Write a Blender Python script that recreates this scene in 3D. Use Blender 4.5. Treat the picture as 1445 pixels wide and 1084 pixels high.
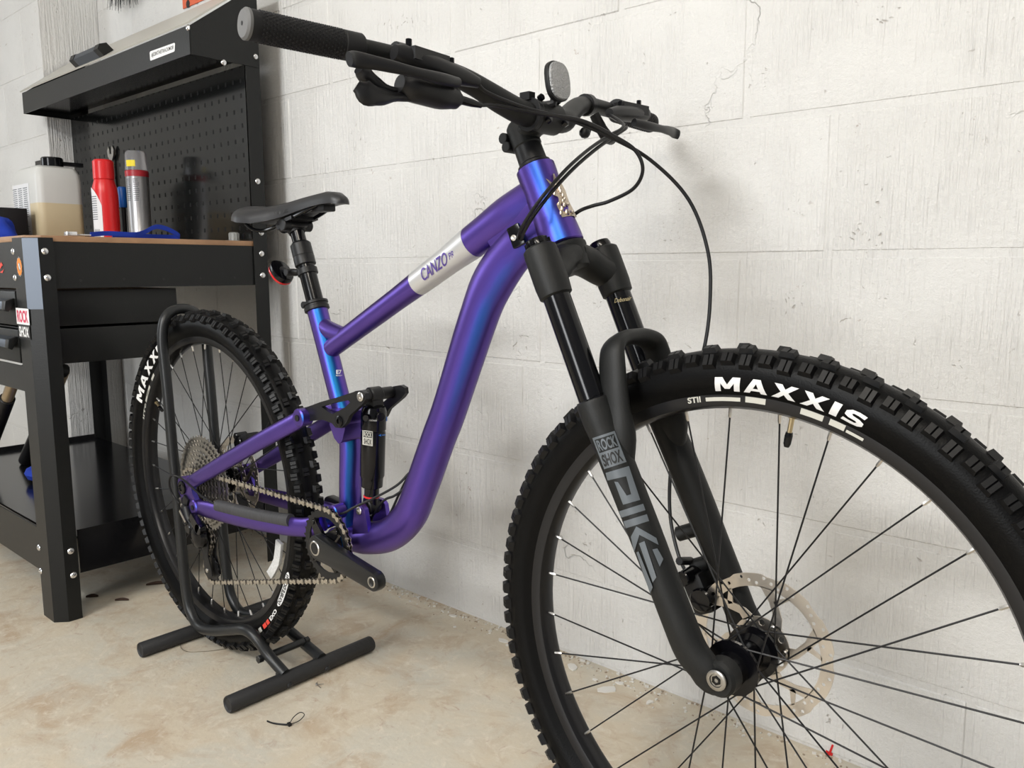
import bpy, bmesh, math, random
from mathutils import Vector, Matrix
random.seed(7)
PI = math.pi
for o in list(bpy.data.objects): bpy.data.objects.remove(o)
scene = bpy.context.scene
col = scene.collection

# ------------------------------------------------------------------ camera
CAM = Vector((0.2083, -1.3325, 0.8295)); YAW, PITCH, ROLL, FPX = 2.29767, -0.14009, -0.00145, 1147.92
_f = Vector((math.cos(PITCH)*math.cos(YAW), math.cos(PITCH)*math.sin(YAW), math.sin(PITCH)))
_r0 = Vector((math.sin(YAW), -math.cos(YAW), 0)); _u0 = _r0.cross(_f)
_r = math.cos(ROLL)*_r0 + math.sin(ROLL)*_u0; _u = -math.sin(ROLL)*_r0 + math.cos(ROLL)*_u0
cd = bpy.data.cameras.new('camera'); cam = bpy.data.objects.new('camera', cd); col.objects.link(cam)
cd.sensor_fit = 'HORIZONTAL'; cd.sensor_width = 36.0; cd.lens = FPX/1445*36.0; cd.clip_start = 0.02
M = Matrix((( _r.x,_u.x,-_f.x,CAM.x),(_r.y,_u.y,-_f.y,CAM.y),(_r.z,_u.z,-_f.z,CAM.z),(0,0,0,1)))
cam.matrix_world = M
scene.camera = cam

# ------------------------------------------------------------------ world, lights, exposure
w = bpy.data.worlds.new('world'); scene.world = w; w.use_nodes = True
w.node_tree.nodes['Background'].inputs[0].default_value = (0.95, 0.97, 1.0, 1); w.node_tree.nodes['Background'].inputs[1].default_value = 0.24
def area(name, loc, target, sx, sy, power, color):
    L = bpy.data.lights.new(name, 'AREA'); L.shape = 'RECTANGLE'; L.size = sx; L.size_y = sy; L.energy = power; L.color = color
    o = bpy.data.objects.new(name, L); col.objects.link(o); o.location = loc
    o.rotation_euler = (Vector(target)-Vector(loc)).to_track_quat('-Z', 'Y').to_euler(); return o
area('ceiling_strip_light', (-0.9, -3.0, 2.40), (-0.9, -0.3, 0.7), 1.2, 0.25, 54, (1.0, 1.0, 0.985))
area('ceiling_panel_light', (0.35, -2.0, 2.42), (0.0, -0.5, 0.5), 1.0, 0.30, 28, (1.0, 0.92, 0.80))
area('doorway_daylight', (-0.45, -4.0, 1.25), (-0.5, 0.0, 1.0), 0.8, 1.7, 54, (0.97, 0.99, 1.0))
area('window_daylight', (-3.9, -2.0, 1.45), (-0.8, -0.4, 0.9), 0.9, 1.0, 16, (0.90, 0.95, 1.0))
scene.view_settings.view_transform = 'Standard'; scene.view_settings.look = 'None'
scene.view_settings.gamma = 1.0; scene.view_settings.use_curve_mapping = False
scene.view_settings.exposure = 0.07

# ------------------------------------------------------------------ pixel -> place helpers (a pixel gives a direction, the surface the distance)
XR, YB = -1.426, -0.4707          # rear axle x and bike plane y in the room
def ray(u, v): return (_f + _r*((u-722.5)/FPX) - _u*((v-542)/FPX))
def wY(u, v, y): d = ray(u, v); return CAM + d*((y-CAM.y)/d.y)
def wX(u, v, x): d = ray(u, v); return CAM + d*((x-CAM.x)/d.x)
def wZ(u, v, z): d = ray(u, v); return CAM + d*((z-CAM.z)/d.z)
def loc(p): return Vector((p.x-XR, p.y-YB, p.z))
def P(u, v, y): return loc(wY(u, v, YB+y))          # bike-local point in the lateral plane y
CL = loc(CAM)
def hit_cyl(A, B, r):
    A = Vector(A); ax = (Vector(B)-A).normalized()
    def h(u, v):
        d = ray(u, v); o = CL-A
        d2 = d-ax*d.dot(ax); o2 = o-ax*o.dot(ax)
        a = d2.dot(d2); b = d2.dot(o2); c = o2.dot(o2)-r*r
        disc = b*b-a*c
        t = (-b-math.sqrt(max(disc, 0)))/a
        return CL+d*t
    return h

# ------------------------------------------------------------------ materials
def mat(name, color, rough=0.5, metal=0.0, bump=None, coat=0.0, vary=None, trans=0.0, ior=1.45, emit=None, spec=0.5):
    m = bpy.data.materials.new(name); m.use_nodes = True
    nt = m.node_tree; b = nt.nodes['Principled BSDF']
    b.inputs['Base Color'].default_value = (*color, 1); b.inputs['Roughness'].default_value = rough; b.inputs['Metallic'].default_value = metal
    b.inputs['Coat Weight'].default_value = coat; b.inputs['Coat Roughness'].default_value = 0.08
    b.inputs['Transmission Weight'].default_value = trans; b.inputs['IOR'].default_value = ior; b.inputs['Specular IOR Level'].default_value = spec
    if bump or vary:
        tc = nt.nodes.new('ShaderNodeTexCoord')
    if bump:
        sc, st, kind = bump[:3]; vec = bump[3] if len(bump) > 3 else (1, 1, 1)
        mp = nt.nodes.new('ShaderNodeMapping'); mp.inputs['Scale'].default_value = vec
        nt.links.new(tc.outputs['Object'], mp.inputs[0])
        t = nt.nodes.new('ShaderNodeTexNoise' if kind == 'noise' else 'ShaderNodeTexVoronoi'); t.inputs['Scale'].default_value = sc
        nt.links.new(mp.outputs[0], t.inputs['Vector'])
        bp = nt.nodes.new('ShaderNodeBump'); bp.inputs['Strength'].default_value = st; bp.inputs['Distance'].default_value = 0.002
        nt.links.new(t.outputs['Fac' if kind == 'noise' else 'Distance'], bp.inputs['Height']); nt.links.new(bp.outputs[0], b.inputs['Normal'])
    if vary:
        c2, sc2, lo, hi = vary
        n = nt.nodes.new('ShaderNodeTexNoise'); n.inputs['Scale'].default_value = sc2; n.inputs['Detail'].default_value = 6
        nt.links.new(tc.outputs['Object'], n.inputs['Vector'])
        r = nt.nodes.new('ShaderNodeValToRGB'); r.color_ramp.elements[0].position = lo; r.color_ramp.elements[1].position = hi
        r.color_ramp.elements[0].color = (*color, 1); r.color_ramp.elements[1].color = (*c2, 1)
        nt.links.new(n.outputs['Fac'], r.inputs[0]); nt.links.new(r.outputs[0], b.inputs['Base Color'])
    return m

def wall_material(relief=1.0):
    m = bpy.data.materials.new('painted_block'); m.use_nodes = True; nt = m.node_tree; N = nt.nodes; L = nt.links; b = N['Principled BSDF']
    g = N.new('ShaderNodeNewGeometry')
    def noise(scale, vec, detail=4, rough=0.6):
        mp = N.new('ShaderNodeMapping'); mp.inputs['Scale'].default_value = vec; L.new(g.outputs['Position'], mp.inputs[0])
        n = N.new('ShaderNodeTexNoise'); n.inputs['Scale'].default_value = scale; n.inputs['Detail'].default_value = detail; n.inputs['Roughness'].default_value = rough
        L.new(mp.outputs[0], n.inputs['Vector']); return n.outputs['Fac']
    def math_(op, a, c):
        k = N.new('ShaderNodeMath'); k.operation = op
        for i, x in enumerate((a, c)):
            if hasattr(x, 'is_linked'): L.new(x, k.inputs[i])
            else: k.inputs[i].default_value = x
        return k.outputs[0]
    def ramp(x, lo, hi):
        k = N.new('ShaderNodeMapRange'); k.inputs['From Min'].default_value = lo; k.inputs['From Max'].default_value = hi; L.new(x, k.inputs['Value']); return k.outputs[0]
    patch = noise(5, (1, 1, 1), 3)
    stroke = math_('MULTIPLY', ramp(noise(150, (1, 1, 0.045), 3, 0.6), 0.36, 0.62), ramp(patch, 0.30, 0.60))
    lump = noise(75, (1, 1, 1), 6, 0.7)
    crack = N.new('ShaderNodeTexVoronoi'); crack.feature = 'DISTANCE_TO_EDGE'; crack.inputs['Scale'].default_value = 2.3
    wv = N.new('ShaderNodeVectorMath'); wv.operation = 'ADD'
    nz = N.new('ShaderNodeTexNoise'); nz.inputs['Scale'].default_value = 14; nz.inputs['Detail'].default_value = 4; L.new(g.outputs['Position'], nz.inputs['Vector'])
    sv = N.new('ShaderNodeVectorMath'); sv.operation = 'SCALE'; sv.inputs['Scale'].default_value = 0.16; L.new(nz.outputs['Color'], sv.inputs[0])
    L.new(g.outputs['Position'], wv.inputs[0]); L.new(sv.outputs[0], wv.inputs[1]); L.new(wv.outputs[0], crack.inputs['Vector'])
    cr = math_('MULTIPLY', ramp(crack.outputs['Distance'], 0.006, 0.0), ramp(noise(3.3, (1, 1, 1), 2), 0.60, 0.68))
    pit = N.new('ShaderNodeTexVoronoi'); pit.inputs['Scale'].default_value = 60; L.new(wv.outputs[0], pit.inputs['Vector'])
    pits = math_('MULTIPLY', ramp(pit.outputs['Distance'], 0.22, 0.1), ramp(noise(11, (1, 1, 1), 3), 0.56, 0.66))
    h = math_('ADD', math_('MULTIPLY', stroke, 0.55), math_('MULTIPLY', lump, 0.9))
    h = math_('SUBTRACT', h, math_('MULTIPLY', cr, 0.9)); h = math_('SUBTRACT', h, math_('MULTIPLY', pits, 0.8))
    bp = N.new('ShaderNodeBump'); bp.inputs['Strength'].default_value = relief; bp.inputs['Distance'].default_value = 0.0050
    L.new(h, bp.inputs['Height']); L.new(bp.outputs[0], b.inputs['Normal'])
    oi = N.new('ShaderNodeObjectInfo')
    v = math_('ADD', math_('MULTIPLY', oi.outputs['Random'], 0.04), math_('MULTIPLY', patch, 0.06))
    mx = N.new('ShaderNodeMix'); mx.data_type = 'RGBA'; mx.inputs[6].default_value = (0.74, 0.735, 0.72, 1); mx.inputs[7].default_value = (0.64, 0.63, 0.61, 1)
    L.new(ramp(v, 0.02, 0.12), mx.inputs[0])
    # bare spots where paint has chipped off
    chip = math_('MULTIPLY', ramp(noise(33, (1, 1, 1), 5, 0.7), 0.665, 0.69), ramp(noise(2.2, (1, 1, 1), 2), 0.5, 0.6))
    m2 = N.new('ShaderNodeMix'); m2.data_type = 'RGBA'; m2.inputs[7].default_value = (0.30, 0.22, 0.17, 1); L.new(mx.outputs[2], m2.inputs[6])
    L.new(math_('MULTIPLY', math_('MAXIMUM', chip, math_('MULTIPLY', pits, 0.7)), 0.6), m2.inputs[0])
    L.new(m2.outputs[2], b.inputs['Base Color']); b.inputs['Roughness'].default_value = 0.55
    return m

def floor_material():
    m = bpy.data.materials.new('concrete_floor'); m.use_nodes = True; nt = m.node_tree; N = nt.nodes; L = nt.links; b = N['Principled BSDF']
    g = N.new('ShaderNodeNewGeometry')
    def noise(scale, detail=6, rough=0.6, dist=0.0, vec=(1, 1, 1)):
        mp = N.new('ShaderNodeMapping'); mp.inputs['Scale'].default_value = vec; L.new(g.outputs['Position'], mp.inputs[0])
        n = N.new('ShaderNodeTexNoise'); n.inputs['Scale'].default_value = scale; n.inputs['Detail'].default_value = detail; n.inputs['Roughness'].default_value = rough
        n.inputs['Distortion'].default_value = dist; L.new(mp.outputs[0], n.inputs['Vector']); return n.outputs['Fac']
    def rng(x, lo, hi):
        k = N.new('ShaderNodeMapRange'); k.inputs['From Min'].default_value = lo; k.inputs['From Max'].default_value = hi; L.new(x, k.inputs['Value']); return k.outputs[0]
    def mixc(f, a, c):
        k = N.new('ShaderNodeMix'); k.data_type = 'RGBA'
        L.new(f, k.inputs[0])
        if isinstance(a, tuple): k.inputs[6].default_value = (*a, 1)
        else: L.new(a, k.inputs[6])
        k.inputs[7].default_value = (*c, 1); return k.outputs[2]
    c = mixc(rng(noise(5, 8, 0.62, 0.5), 0.42, 0.62), (0.60, 0.525, 0.41), (0.57, 0.535, 0.455))
    c = mixc(rng(noise(7.5, 9, 0.68, 0.9), 0.50, 0.68), c, (0.48, 0.37, 0.26))
    c = mixc(rng(noise(38, 6, 0.7, 0.8), 0.52, 0.70), c, (0.66, 0.60, 0.50))
    c = mixc(rng(noise(24, 8, 0.75, 1.2, (0.8, 1.1, 1)), 0.58, 0.72), c, (0.44, 0.32, 0.24))
    c = mixc(rng(noise(150, 3, 0.6), 0.70, 0.77), c, (0.24, 0.17, 0.13))
    L.new(c, b.inputs['Base Color']); b.inputs['Roughness'].default_value = 0.6
    bp = N.new('ShaderNodeBump'); bp.inputs['Strength'].default_value = 0.4; bp.inputs['Distance'].default_value = 0.003
    L.new(noise(60, 8, 0.7), bp.inputs['Height']); L.new(bp.outputs[0], b.inputs['Normal'])
    return m

def flip_paint():
    """colour-shift paint: violet pigment, blue flake facing the eye"""
    m = bpy.data.materials.new('violet_blue_flip_paint'); m.use_nodes = True; nt = m.node_tree; N = nt.nodes; L = nt.links; b = N['Principled BSDF']
    lw = N.new('ShaderNodeLayerWeight'); lw.inputs['Blend'].default_value = 0.35
    r = N.new('ShaderNodeValToRGB'); e = r.color_ramp.elements
    e[0].position = 0.0; e[0].color = (0.012, 0.20, 0.42, 1)
    e[1].position = 0.16; e[1].color = (0.130, 0.078, 0.42, 1)
    k = r.color_ramp.elements.new(0.045); k.color = (0.03, 0.10, 0.45, 1)
    k = r.color_ramp.elements.new(0.09); k.color = (0.075, 0.06, 0.36, 1)
    k = r.color_ramp.elements.new(0.75); k.color = (0.105, 0.060, 0.22, 1)
    L.new(lw.outputs['Facing'], r.inputs[0]); L.new(r.outputs[0], b.inputs['Base Color'])
    b.inputs['Metallic'].default_value = 0.9; b.inputs['Roughness'].default_value = 0.37
    return m

def peg_material():
    m = bpy.data.materials.new('perforated_black_steel'); m.use_nodes = True; nt = m.node_tree; N = nt.nodes; L = nt.links; b = N['Principled BSDF']
    g = N.new('ShaderNodeNewGeometry'); s = N.new('ShaderNodeSeparateXYZ'); L.new(g.outputs['Position'], s.inputs[0])
    def mt(op, a, c=0.0):
        k = N.new('ShaderNodeMath'); k.operation = op
        for i, x in enumerate((a, c)):
            if hasattr(x, 'is_linked'): L.new(x, k.inputs[i])
            else: k.inputs[i].default_value = x
        return k.outputs[0]
    px = mt('ABSOLUTE', mt('SUBTRACT', mt('FRACT', mt('MULTIPLY', s.outputs['X'], 26.0)), 0.5))
    pz = mt('ABSOLUTE', mt('SUBTRACT', mt('FRACT', mt('MULTIPLY', s.outputs['Z'], 26.0)), 0.5))
    hole = mt('MULTIPLY', mt('LESS_THAN', px, 0.11), mt('LESS_THAN', pz, 0.15))
    mx = N.new('ShaderNodeMix'); mx.data_type = 'RGBA'; mx.inputs[6].default_value = (0.006, 0.0065, 0.0065, 1); mx.inputs[7].default_value = (0.001, 0.001, 0.001, 1)
    L.new(hole, mx.inputs[0]); L.new(mx.outputs[2], b.inputs['Base Color'])
    L.new(mt('ADD', mt('MULTIPLY', hole, 0.6), 0.13), b.inputs['Roughness']); b.inputs['Specular IOR Level'].default_value = 0.3
    return m

MW = wall_material(0.75); MW2 = wall_material(0.10); MF = floor_material(); PAINT = flip_paint(); PEG = peg_material()
BLK = mat('satin_black', (0.008, 0.008, 0.009), 0.42, spec=0.4); GLS = mat('gloss_black', (0.003, 0.003, 0.004), 0.16, spec=0.4)
MAT_BLK = mat('matt_black_alloy', (0.010, 0.0105, 0.0105), 0.5, bump=(900, 0.12, 'noise'), spec=0.35)
RUB = mat('tyre_rubber', (0.0022, 0.0022, 0.0024), 0.40, bump=(500, 0.15, 'noise'), spec=0.15); KNOB = mat('tread_rubber', (0.005, 0.005, 0.0055), 0.45, spec=0.35)
GRIPM = mat('grip_rubber', (0.010, 0.010, 0.011), 0.6, spec=0.4); GREYR = mat('grey_rubber', (0.13, 0.13, 0.13), 0.6)
SIL = mat('silver_steel', (0.62, 0.60, 0.57), 0.28, 1.0); SILD = mat('nickel', (0.40, 0.385, 0.36), 0.33, 1.0); DARKM = mat('dark_anodised', (0.03, 0.03, 0.032), 0.3, 0.7)
ROTM = mat('rotor_steel', (0.66, 0.61, 0.55), 0.34, 1.0); BRASS = mat('brass', (0.55, 0.45, 0.28), 0.3, 1.0)
BANDM = mat('silver_paint', (0.62, 0.62, 0.62), 0.35, 0.5); WHT = mat('white_print', (0.82, 0.82, 0.82), 0.5); GRYP = mat('grey_print', (0.11, 0.125, 0.14), 0.45)
LGP = mat('pale_grey_print', (0.50, 0.49, 0.44), 0.5); PURP = mat('violet_print', (0.09, 0.05, 0.28), 0.45); BLKP = mat('black_print', (0.012, 0.012, 0.012), 0.5)
REDP = mat('red_print', (0.70, 0.06, 0.04), 0.5); BLUP = mat('blue_print', (0.02, 0.16, 0.55), 0.4); GOLDP = mat('gold_print', (0.60, 0.50, 0.28), 0.45)
REDO = mat('red_anodised', (0.75, 0.03, 0.03), 0.3, 0.2); REDL = mat('red_lens', (0.50, 0.01, 0.012), 0.12, coat=0.5)
CLR = mat('clear_lens', (0.72, 0.73, 0.74), 0.12, 0.0, bump=(420, 0.8, 'voronoi'), trans=0.55)
BADGE = mat('badge_metal', (0.55, 0.47, 0.38), 0.3, 0.9)
BEN = mat('bench_black_steel', (0.009, 0.0095, 0.0095), 0.36, bump=(260, 0.10, 'noise'), spec=0.35); BEND = mat('bench_gloss_steel', (0.006, 0.006, 0.007), 0.16)
LIDM = mat('hood_lid_grey', (0.48, 0.465, 0.42), 0.42)
WOOD = mat('worktop_board', (0.36, 0.21, 0.115), 0.5, bump=(30, 0.2, 'noise', (1, 20, 20)), vary=((0.27, 0.15, 0.08), 14, 0.4, 0.7))
CHROME = mat('zinc_screw', (0.75, 0.75, 0.76), 0.22, 1.0); EDGE = mat('bare_metal_and_sheen', (0.115, 0.13, 0.155), 0.42, 0.85)  # EDGE: metal handles, and the sheen painted on the corner post
NAT = mat('milky_plastic', (0.60, 0.60, 0.58), 0.35, trans=0.0); MILK = mat('cream_liquid', (0.62, 0.52, 0.34), 0.4); PAPER = mat('label_paper', (0.74, 0.74, 0.76), 0.6)
BOTR = mat('red_plastic', (0.62, 0.015, 0.018), 0.3); CANM = mat('can_silver', (0.48, 0.48, 0.49), 0.34, 0.75, bump=(300, 0.1, 'noise')); CANR = mat('can_red', (0.38, 0.02, 0.03), 0.35)
CAPC = mat('clear_cap', (0.6, 0.6, 0.62), 0.2, trans=0.75); YEL = mat('yellow_sticker', (0.85, 0.68, 0.02), 0.5); BLUF = mat('blue_fabric', (0.006, 0.035, 0.36), 0.8); BLUH = mat('blue_plastic', (0.01, 0.10, 0.42), 0.35)
ORG = mat('orange_sign', (0.72, 0.13, 0.05), 0.5); TAN = mat('tan_stanchion', (0.50, 0.38, 0.24), 0.3, 0.6); LEAF = mat('dead_leaf', (0.055, 0.03, 0.02), 0.8); PINK = mat('sticker_red', (0.65, 0.03, 0.10), 0.5)
ORNG = mat('sticker_orange', (0.80, 0.24, 0.02), 0.5); GLASS = mat('glass', (0.75, 0.77, 0.75), 0.08, trans=0.7)
FLK = mat('paint_flake', (0.72, 0.70, 0.66), 0.6)

# ------------------------------------------------------------------ mesh helpers
def V(*a): return Vector(a)
def cr(pts, n=6):
    """Catmull-Rom through points"""
    pts = [Vector(p) for p in pts]; out = []
    for i in range(len(pts)-1):
        p0 = pts[i-1] if i else pts[0]*2-pts[1]; p1, p2 = pts[i], pts[i+1]; p3 = pts[i+2] if i+2 < len(pts) else pts[-1]*2-pts[-2]
        for k in range(n):
            t = k/n; out.append(0.5*((2*p1)+(p2-p0)*t+(2*p0-5*p1+4*p2-p3)*t*t+(3*p1-p0-3*p2+p3)*t**3))
    out.append(pts[-1]); return out
def lerp_list(vals, n):
    out = []
    for i in range(len(vals)-1):
        for k in range(n):
            t = k/n; t = t*t*(3-2*t)
            a, b = vals[i], vals[i+1]
            out.append(tuple(x+(y-x)*t for x, y in zip(a, b)) if isinstance(a, tuple) else a+(b-a)*t)
    out.append(vals[-1]); return out
class MB:
    def __init__(s): s.v = []; s.f = []; s.m = []
    def add(s, v, f, m=0):
        k = len(s.v); s.v += [Vector(x) for x in v]; s.f += [tuple(i+k for i in q) for q in f]; s.m += [m]*len(f); return s
    def tube(s, pts, r, n=12, m=0, cap=True, ref=None, closed=False):
        pts = [Vector(p) for p in pts]; N = len(pts); rs = r if isinstance(r, list) else [r]*N
        T = []
        for i in range(N):
            a = pts[(i-1) % N] if (closed or i) else pts[0]; b = pts[(i+1) % N] if (closed or i < N-1) else pts[-1]
            T.append((b-a).normalized())
        fr = None; vs = []
        for i in range(N):
            t = T[i]
            if ref is not None: sd = Vector(ref)
            elif fr is None: sd = Vector((0, 1, 0)) if abs(t.y) < 0.9 else Vector((0, 0, 1))
            else: sd = fr
            sd = (sd-t*sd.dot(t)).normalized(); fr = sd; nn = t.cross(sd)
            a, b = rs[i] if isinstance(rs[i], tuple) else (rs[i], rs[i])
            for k in range(n):
                an = 2*PI*k/n; vs.append(pts[i]+sd*(a*math.cos(an))+nn*(b*math.sin(an)))
        fs = []
        for i in range(N if closed else N-1):
            j = (i+1) % N
            for k in range(n): fs.append((i*n+k, i*n+(k+1) % n, j*n+(k+1) % n, j*n+k))
        if cap and not closed: fs.append(tuple(range(n-1, -1, -1))); fs.append(tuple((N-1)*n+k for k in range(n)))
        return s.add(vs, fs, m)
    def lathe(s, o, ax, prof, n=24, m=0, ref=(0, 0, 1), cap=True):
        """prof: (height along axis, radius)"""
        o = Vector(o); ax = Vector(ax).normalized(); rf = Vector(ref)
        if abs(rf.dot(ax)) > 0.95: rf = Vector((1, 0, 0))
        e1 = (rf-ax*rf.dot(ax)).normalized(); e2 = ax.cross(e1); vs = []; fs = []
        for h, r in prof:
            for k in range(n):
                a = 2*PI*k/n; vs.append(o+ax*h+e1*(r*math.cos(a))+e2*(r*math.sin(a)))
        for i in range(len(prof)-1):
            for k in range(n): fs.append((i*n+k, i*n+(k+1) % n, (i+1)*n+(k+1) % n, (i+1)*n+k))
        if cap: fs.append(tuple(range(n-1, -1, -1))); fs.append(tuple((len(prof)-1)*n+k for k in range(n)))
        return s.add(vs, fs, m)
    def cyl(s, a, b, r, n=16, m=0, ch=0.0, r2=None):
        a = Vector(a); b = Vector(b); L = (b-a).length; r2 = r if r2 is None else r2
        c = ch or min(0.08*L, 0.12*r)
        return s.lathe(a, b-a, [(0, r-c), (c, r), (L-c, r2), (L, r2-c)], n, m)
    def box(s, c, sz, R=None, m=0):
        c = Vector(c); vs = []
        for x in (-1, 1):
            for y in (-1, 1):
                for z in (-1, 1):
                    q = Vector((x*sz[0]/2, y*sz[1]/2, z*sz[2]/2)); vs.append(c+(R @ q if R else q))
        return s.add(vs, [(0, 1, 3, 2), (4, 6, 7, 5), (0, 4, 5, 1), (2, 3, 7, 6), (0, 2, 6, 4), (1, 5, 7, 3)], m)
    def prism(s, pts, off, m=0):
        """closed polygon (3-D points) extruded by a vector"""
        pts = [Vector(p) for p in pts]; off = Vector(off); n = len(pts)
        nrm = Vector((0, 0, 0))
        for i in range(n): nrm += pts[i].cross(pts[(i+1) % n])
        if nrm.dot(off) > 0: pts = pts[::-1]
        fs = [tuple(range(n)), tuple(range(2*n-1, n-1, -1))]+[(i, i+n, (i+1) % n+n, (i+1) % n) for i in range(n)]
        return s.add(pts+[p+off for p in pts], fs, m)
    def plate(s, loops, fn, off, m=0):
        """2-D loops (outer + holes) filled, mapped by fn to 3-D, with thickness off"""
        tv, tf = fill2d(loops); off = Vector(off)
        a = [Vector(fn(x, y)) for x, y in tv]; n = len(a); fs = list(tf)+[tuple(i+n for i in reversed(f)) for f in tf]
        k = 0
        s.add(a+[p+off for p in a], fs, m)
        for lp in loops:
            q = [Vector(fn(x, y)) for x, y in lp]; c = len(q)
            s.add(q+[p+off for p in q], [(i, (i+1) % c, (i+1) % c+c, i+c) for i in range(c)], m)
        return s
    def ball(s, c, r, m=0, n=10, sc=(1, 1, 1)):
        vs = []; fs = []; c = Vector(c); k = n//2
        for i in range(1, k):
            th = PI*i/k
            for j in range(n): ph = 2*PI*j/n; vs.append(c+Vector((r*sc[0]*math.sin(th)*math.cos(ph), r*sc[1]*math.sin(th)*math.sin(ph), r*sc[2]*math.cos(th))))
        t = len(vs); vs += [c+Vector((0, 0, r*sc[2])), c-Vector((0, 0, r*sc[2]))]
        for i in range(k-2):
            for j in range(n): fs.append((i*n+j, (i+1)*n+j, (i+1)*n+(j+1) % n, i*n+(j+1) % n))
        for j in range(n): fs.append((t, j, (j+1) % n)); fs.append((t+1, (k-2)*n+(j+1) % n, (k-2)*n+j))
        return s.add(vs, fs, m)
    def mesh(s, name, mats, bevel=0.0, sharp=35, weld=False):
        me = bpy.data.meshes.new(name); me.from_pydata([tuple(v) for v in s.v], [], s.f)
        mats = mats if isinstance(mats, (list, tuple)) else [mats]
        for x in mats: me.materials.append(x)
        for p, i in zip(me.polygons, s.m): p.material_index = i
        bm = bmesh.new(); bm.from_mesh(me)
        if weld: bmesh.ops.remove_doubles(bm, verts=bm.verts, dist=1e-5)
        bmesh.ops.recalc_face_normals(bm, faces=bm.faces)
        if bevel:
            es = [e for e in bm.edges if len(e.link_faces) == 2 and e.calc_face_angle(0) > 0.6]
            bmesh.ops.bevel(bm, geom=es, offset=bevel, segments=2, affect='EDGES', profile=0.6, clamp_overlap=True)
        bm.to_mesh(me); bm.free()
        for p in me.polygons: p.use_smooth = True
        me.set_sharp_from_angle(angle=math.radians(sharp)); return me
    def build(s, name, mats, parent=None, **kw):
        return link(name, s.mesh(name, mats, **kw), parent)
def link(name, me, parent=None):
    o = bpy.data.objects.new(name, me); col.objects.link(o)
    if parent: o.parent = parent
    return o
def fill2d(loops):
    bm = bmesh.new(); es = []
    for lp in loops:
        vs = [bm.verts.new((x, y, 0)) for x, y in lp]
        for i in range(len(vs)): es.append(bm.edges.new((vs[i], vs[(i+1) % len(vs)])))
    bmesh.ops.triangle_fill(bm, use_beauty=True, use_dissolve=False, edges=es)
    bm.verts.index_update(); tv = [(v.co.x, v.co.y) for v in bm.verts]; tf = []
    for f in bm.faces:
        ids = [v.index for v in f.verts]
        a, b, c = (tv[i] for i in ids[:3])
        if (b[0]-a[0])*(c[1]-a[1])-(b[1]-a[1])*(c[0]-a[0]) < 0: ids = ids[::-1]
        tf.append(tuple(ids))
    bm.free(); return tv, tf
def split_long(tv, tf, L, rounds=3):
    bm = bmesh.new(); vs = [bm.verts.new((x, y, 0)) for x, y in tv]
    for f in tf:
        try: bm.faces.new([vs[i] for i in f])
        except ValueError: pass
    for _ in range(rounds):
        es = [e for e in bm.edges if e.calc_length() > L]
        if not es: break
        bmesh.ops.subdivide_edges(bm, edges=es, cuts=1, use_grid_fill=False); bmesh.ops.triangulate(bm, faces=bm.faces)
    bm.verts.index_update(); a = [(v.co.x, v.co.y) for v in bm.verts]; b = [tuple(v.index for v in f.verts) for f in bm.faces]; bm.free(); return a, b
def text2d(s, bold=0.02, shear=0.0, space=1.0):
    cu = bpy.data.curves.new('t', 'FONT'); cu.body = s; cu.offset = bold; cu.shear = shear; cu.resolution_u = 4; cu.space_character = space
    o = bpy.data.objects.new('t', cu); col.objects.link(o)
    dg = bpy.context.evaluated_depsgraph_get(); dg.update()
    me = o.evaluated_get(dg).to_mesh(); tv = [(v.co.x, v.co.y) for v in me.vertices]; tf = [tuple(p.vertices) for p in me.polygons]
    o.evaluated_get(dg).to_mesh_clear(); bpy.data.objects.remove(o); bpy.data.curves.remove(cu)
    x0 = min(v[0] for v in tv); x1 = max(v[0] for v in tv); y0 = min(v[1] for v in tv); y1 = max(v[1] for v in tv)
    return [((x-x0)/(x1-x0), (y-y0)/(y1-y0)) for x, y in tv], tf
def quadmap(q):
    """unit square -> pixel quad (bottom-left, bottom-right, top-right, top-left)"""
    a, b, c, d = [Vector(x) for x in q]
    return lambda x, y: (a*(1-x)+b*x)*(1-y)+(d*(1-x)+c*x)*y
def flat_mesh(name, tv, tf, fn, m, parent, lift=None):
    """print laid on a surface: thin skin following fn"""
    v = [Vector(fn(x, y)) for x, y in tv]
    mb = MB(); mb.add(v, tf); o = mb.build(name, m, parent); return o
def decal_text(name, s, quad, hit, m, parent, bold=0.02, shear=0.0, L=0.12):
    tv, tf = text2d(s, bold, shear); tv, tf = split_long(tv, tf, L); qm = quadmap(quad)
    def fn(x, y): p = qm(x, y); return hit(p.x, p.y)
    return flat_mesh(name, tv, tf, fn, m, parent)
def decal_poly(name, loops, hit, m, parent, L=12):
    mb = MB()
    for lp in loops:
        tv, tf = fill2d([lp]) if not isinstance(lp[0][0], (tuple, list)) else fill2d(lp)
        tv, tf = split_long(tv, tf, L)
        mb.add([hit(x, y) for x, y in tv], tf)
    return mb.build(name, m, parent)
def empty(name, loc_=(0, 0, 0)):
    o = bpy.data.objects.new(name, None); col.objects.link(o); o.location = loc_; o.empty_display_size = 0.05; return o
def tag(o, label, cat, group=None):
    o['label'] = label; o['category'] = cat
    if group: o['group'] = group
    return o
def struct(o): o['kind'] = 'structure'; return o
def circ(cx, cy, r, n=16, a0=0): return [(cx+r*math.cos(a0+2*PI*k/n), cy+r*math.sin(a0+2*PI*k/n)) for k in range(n)]

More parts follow.
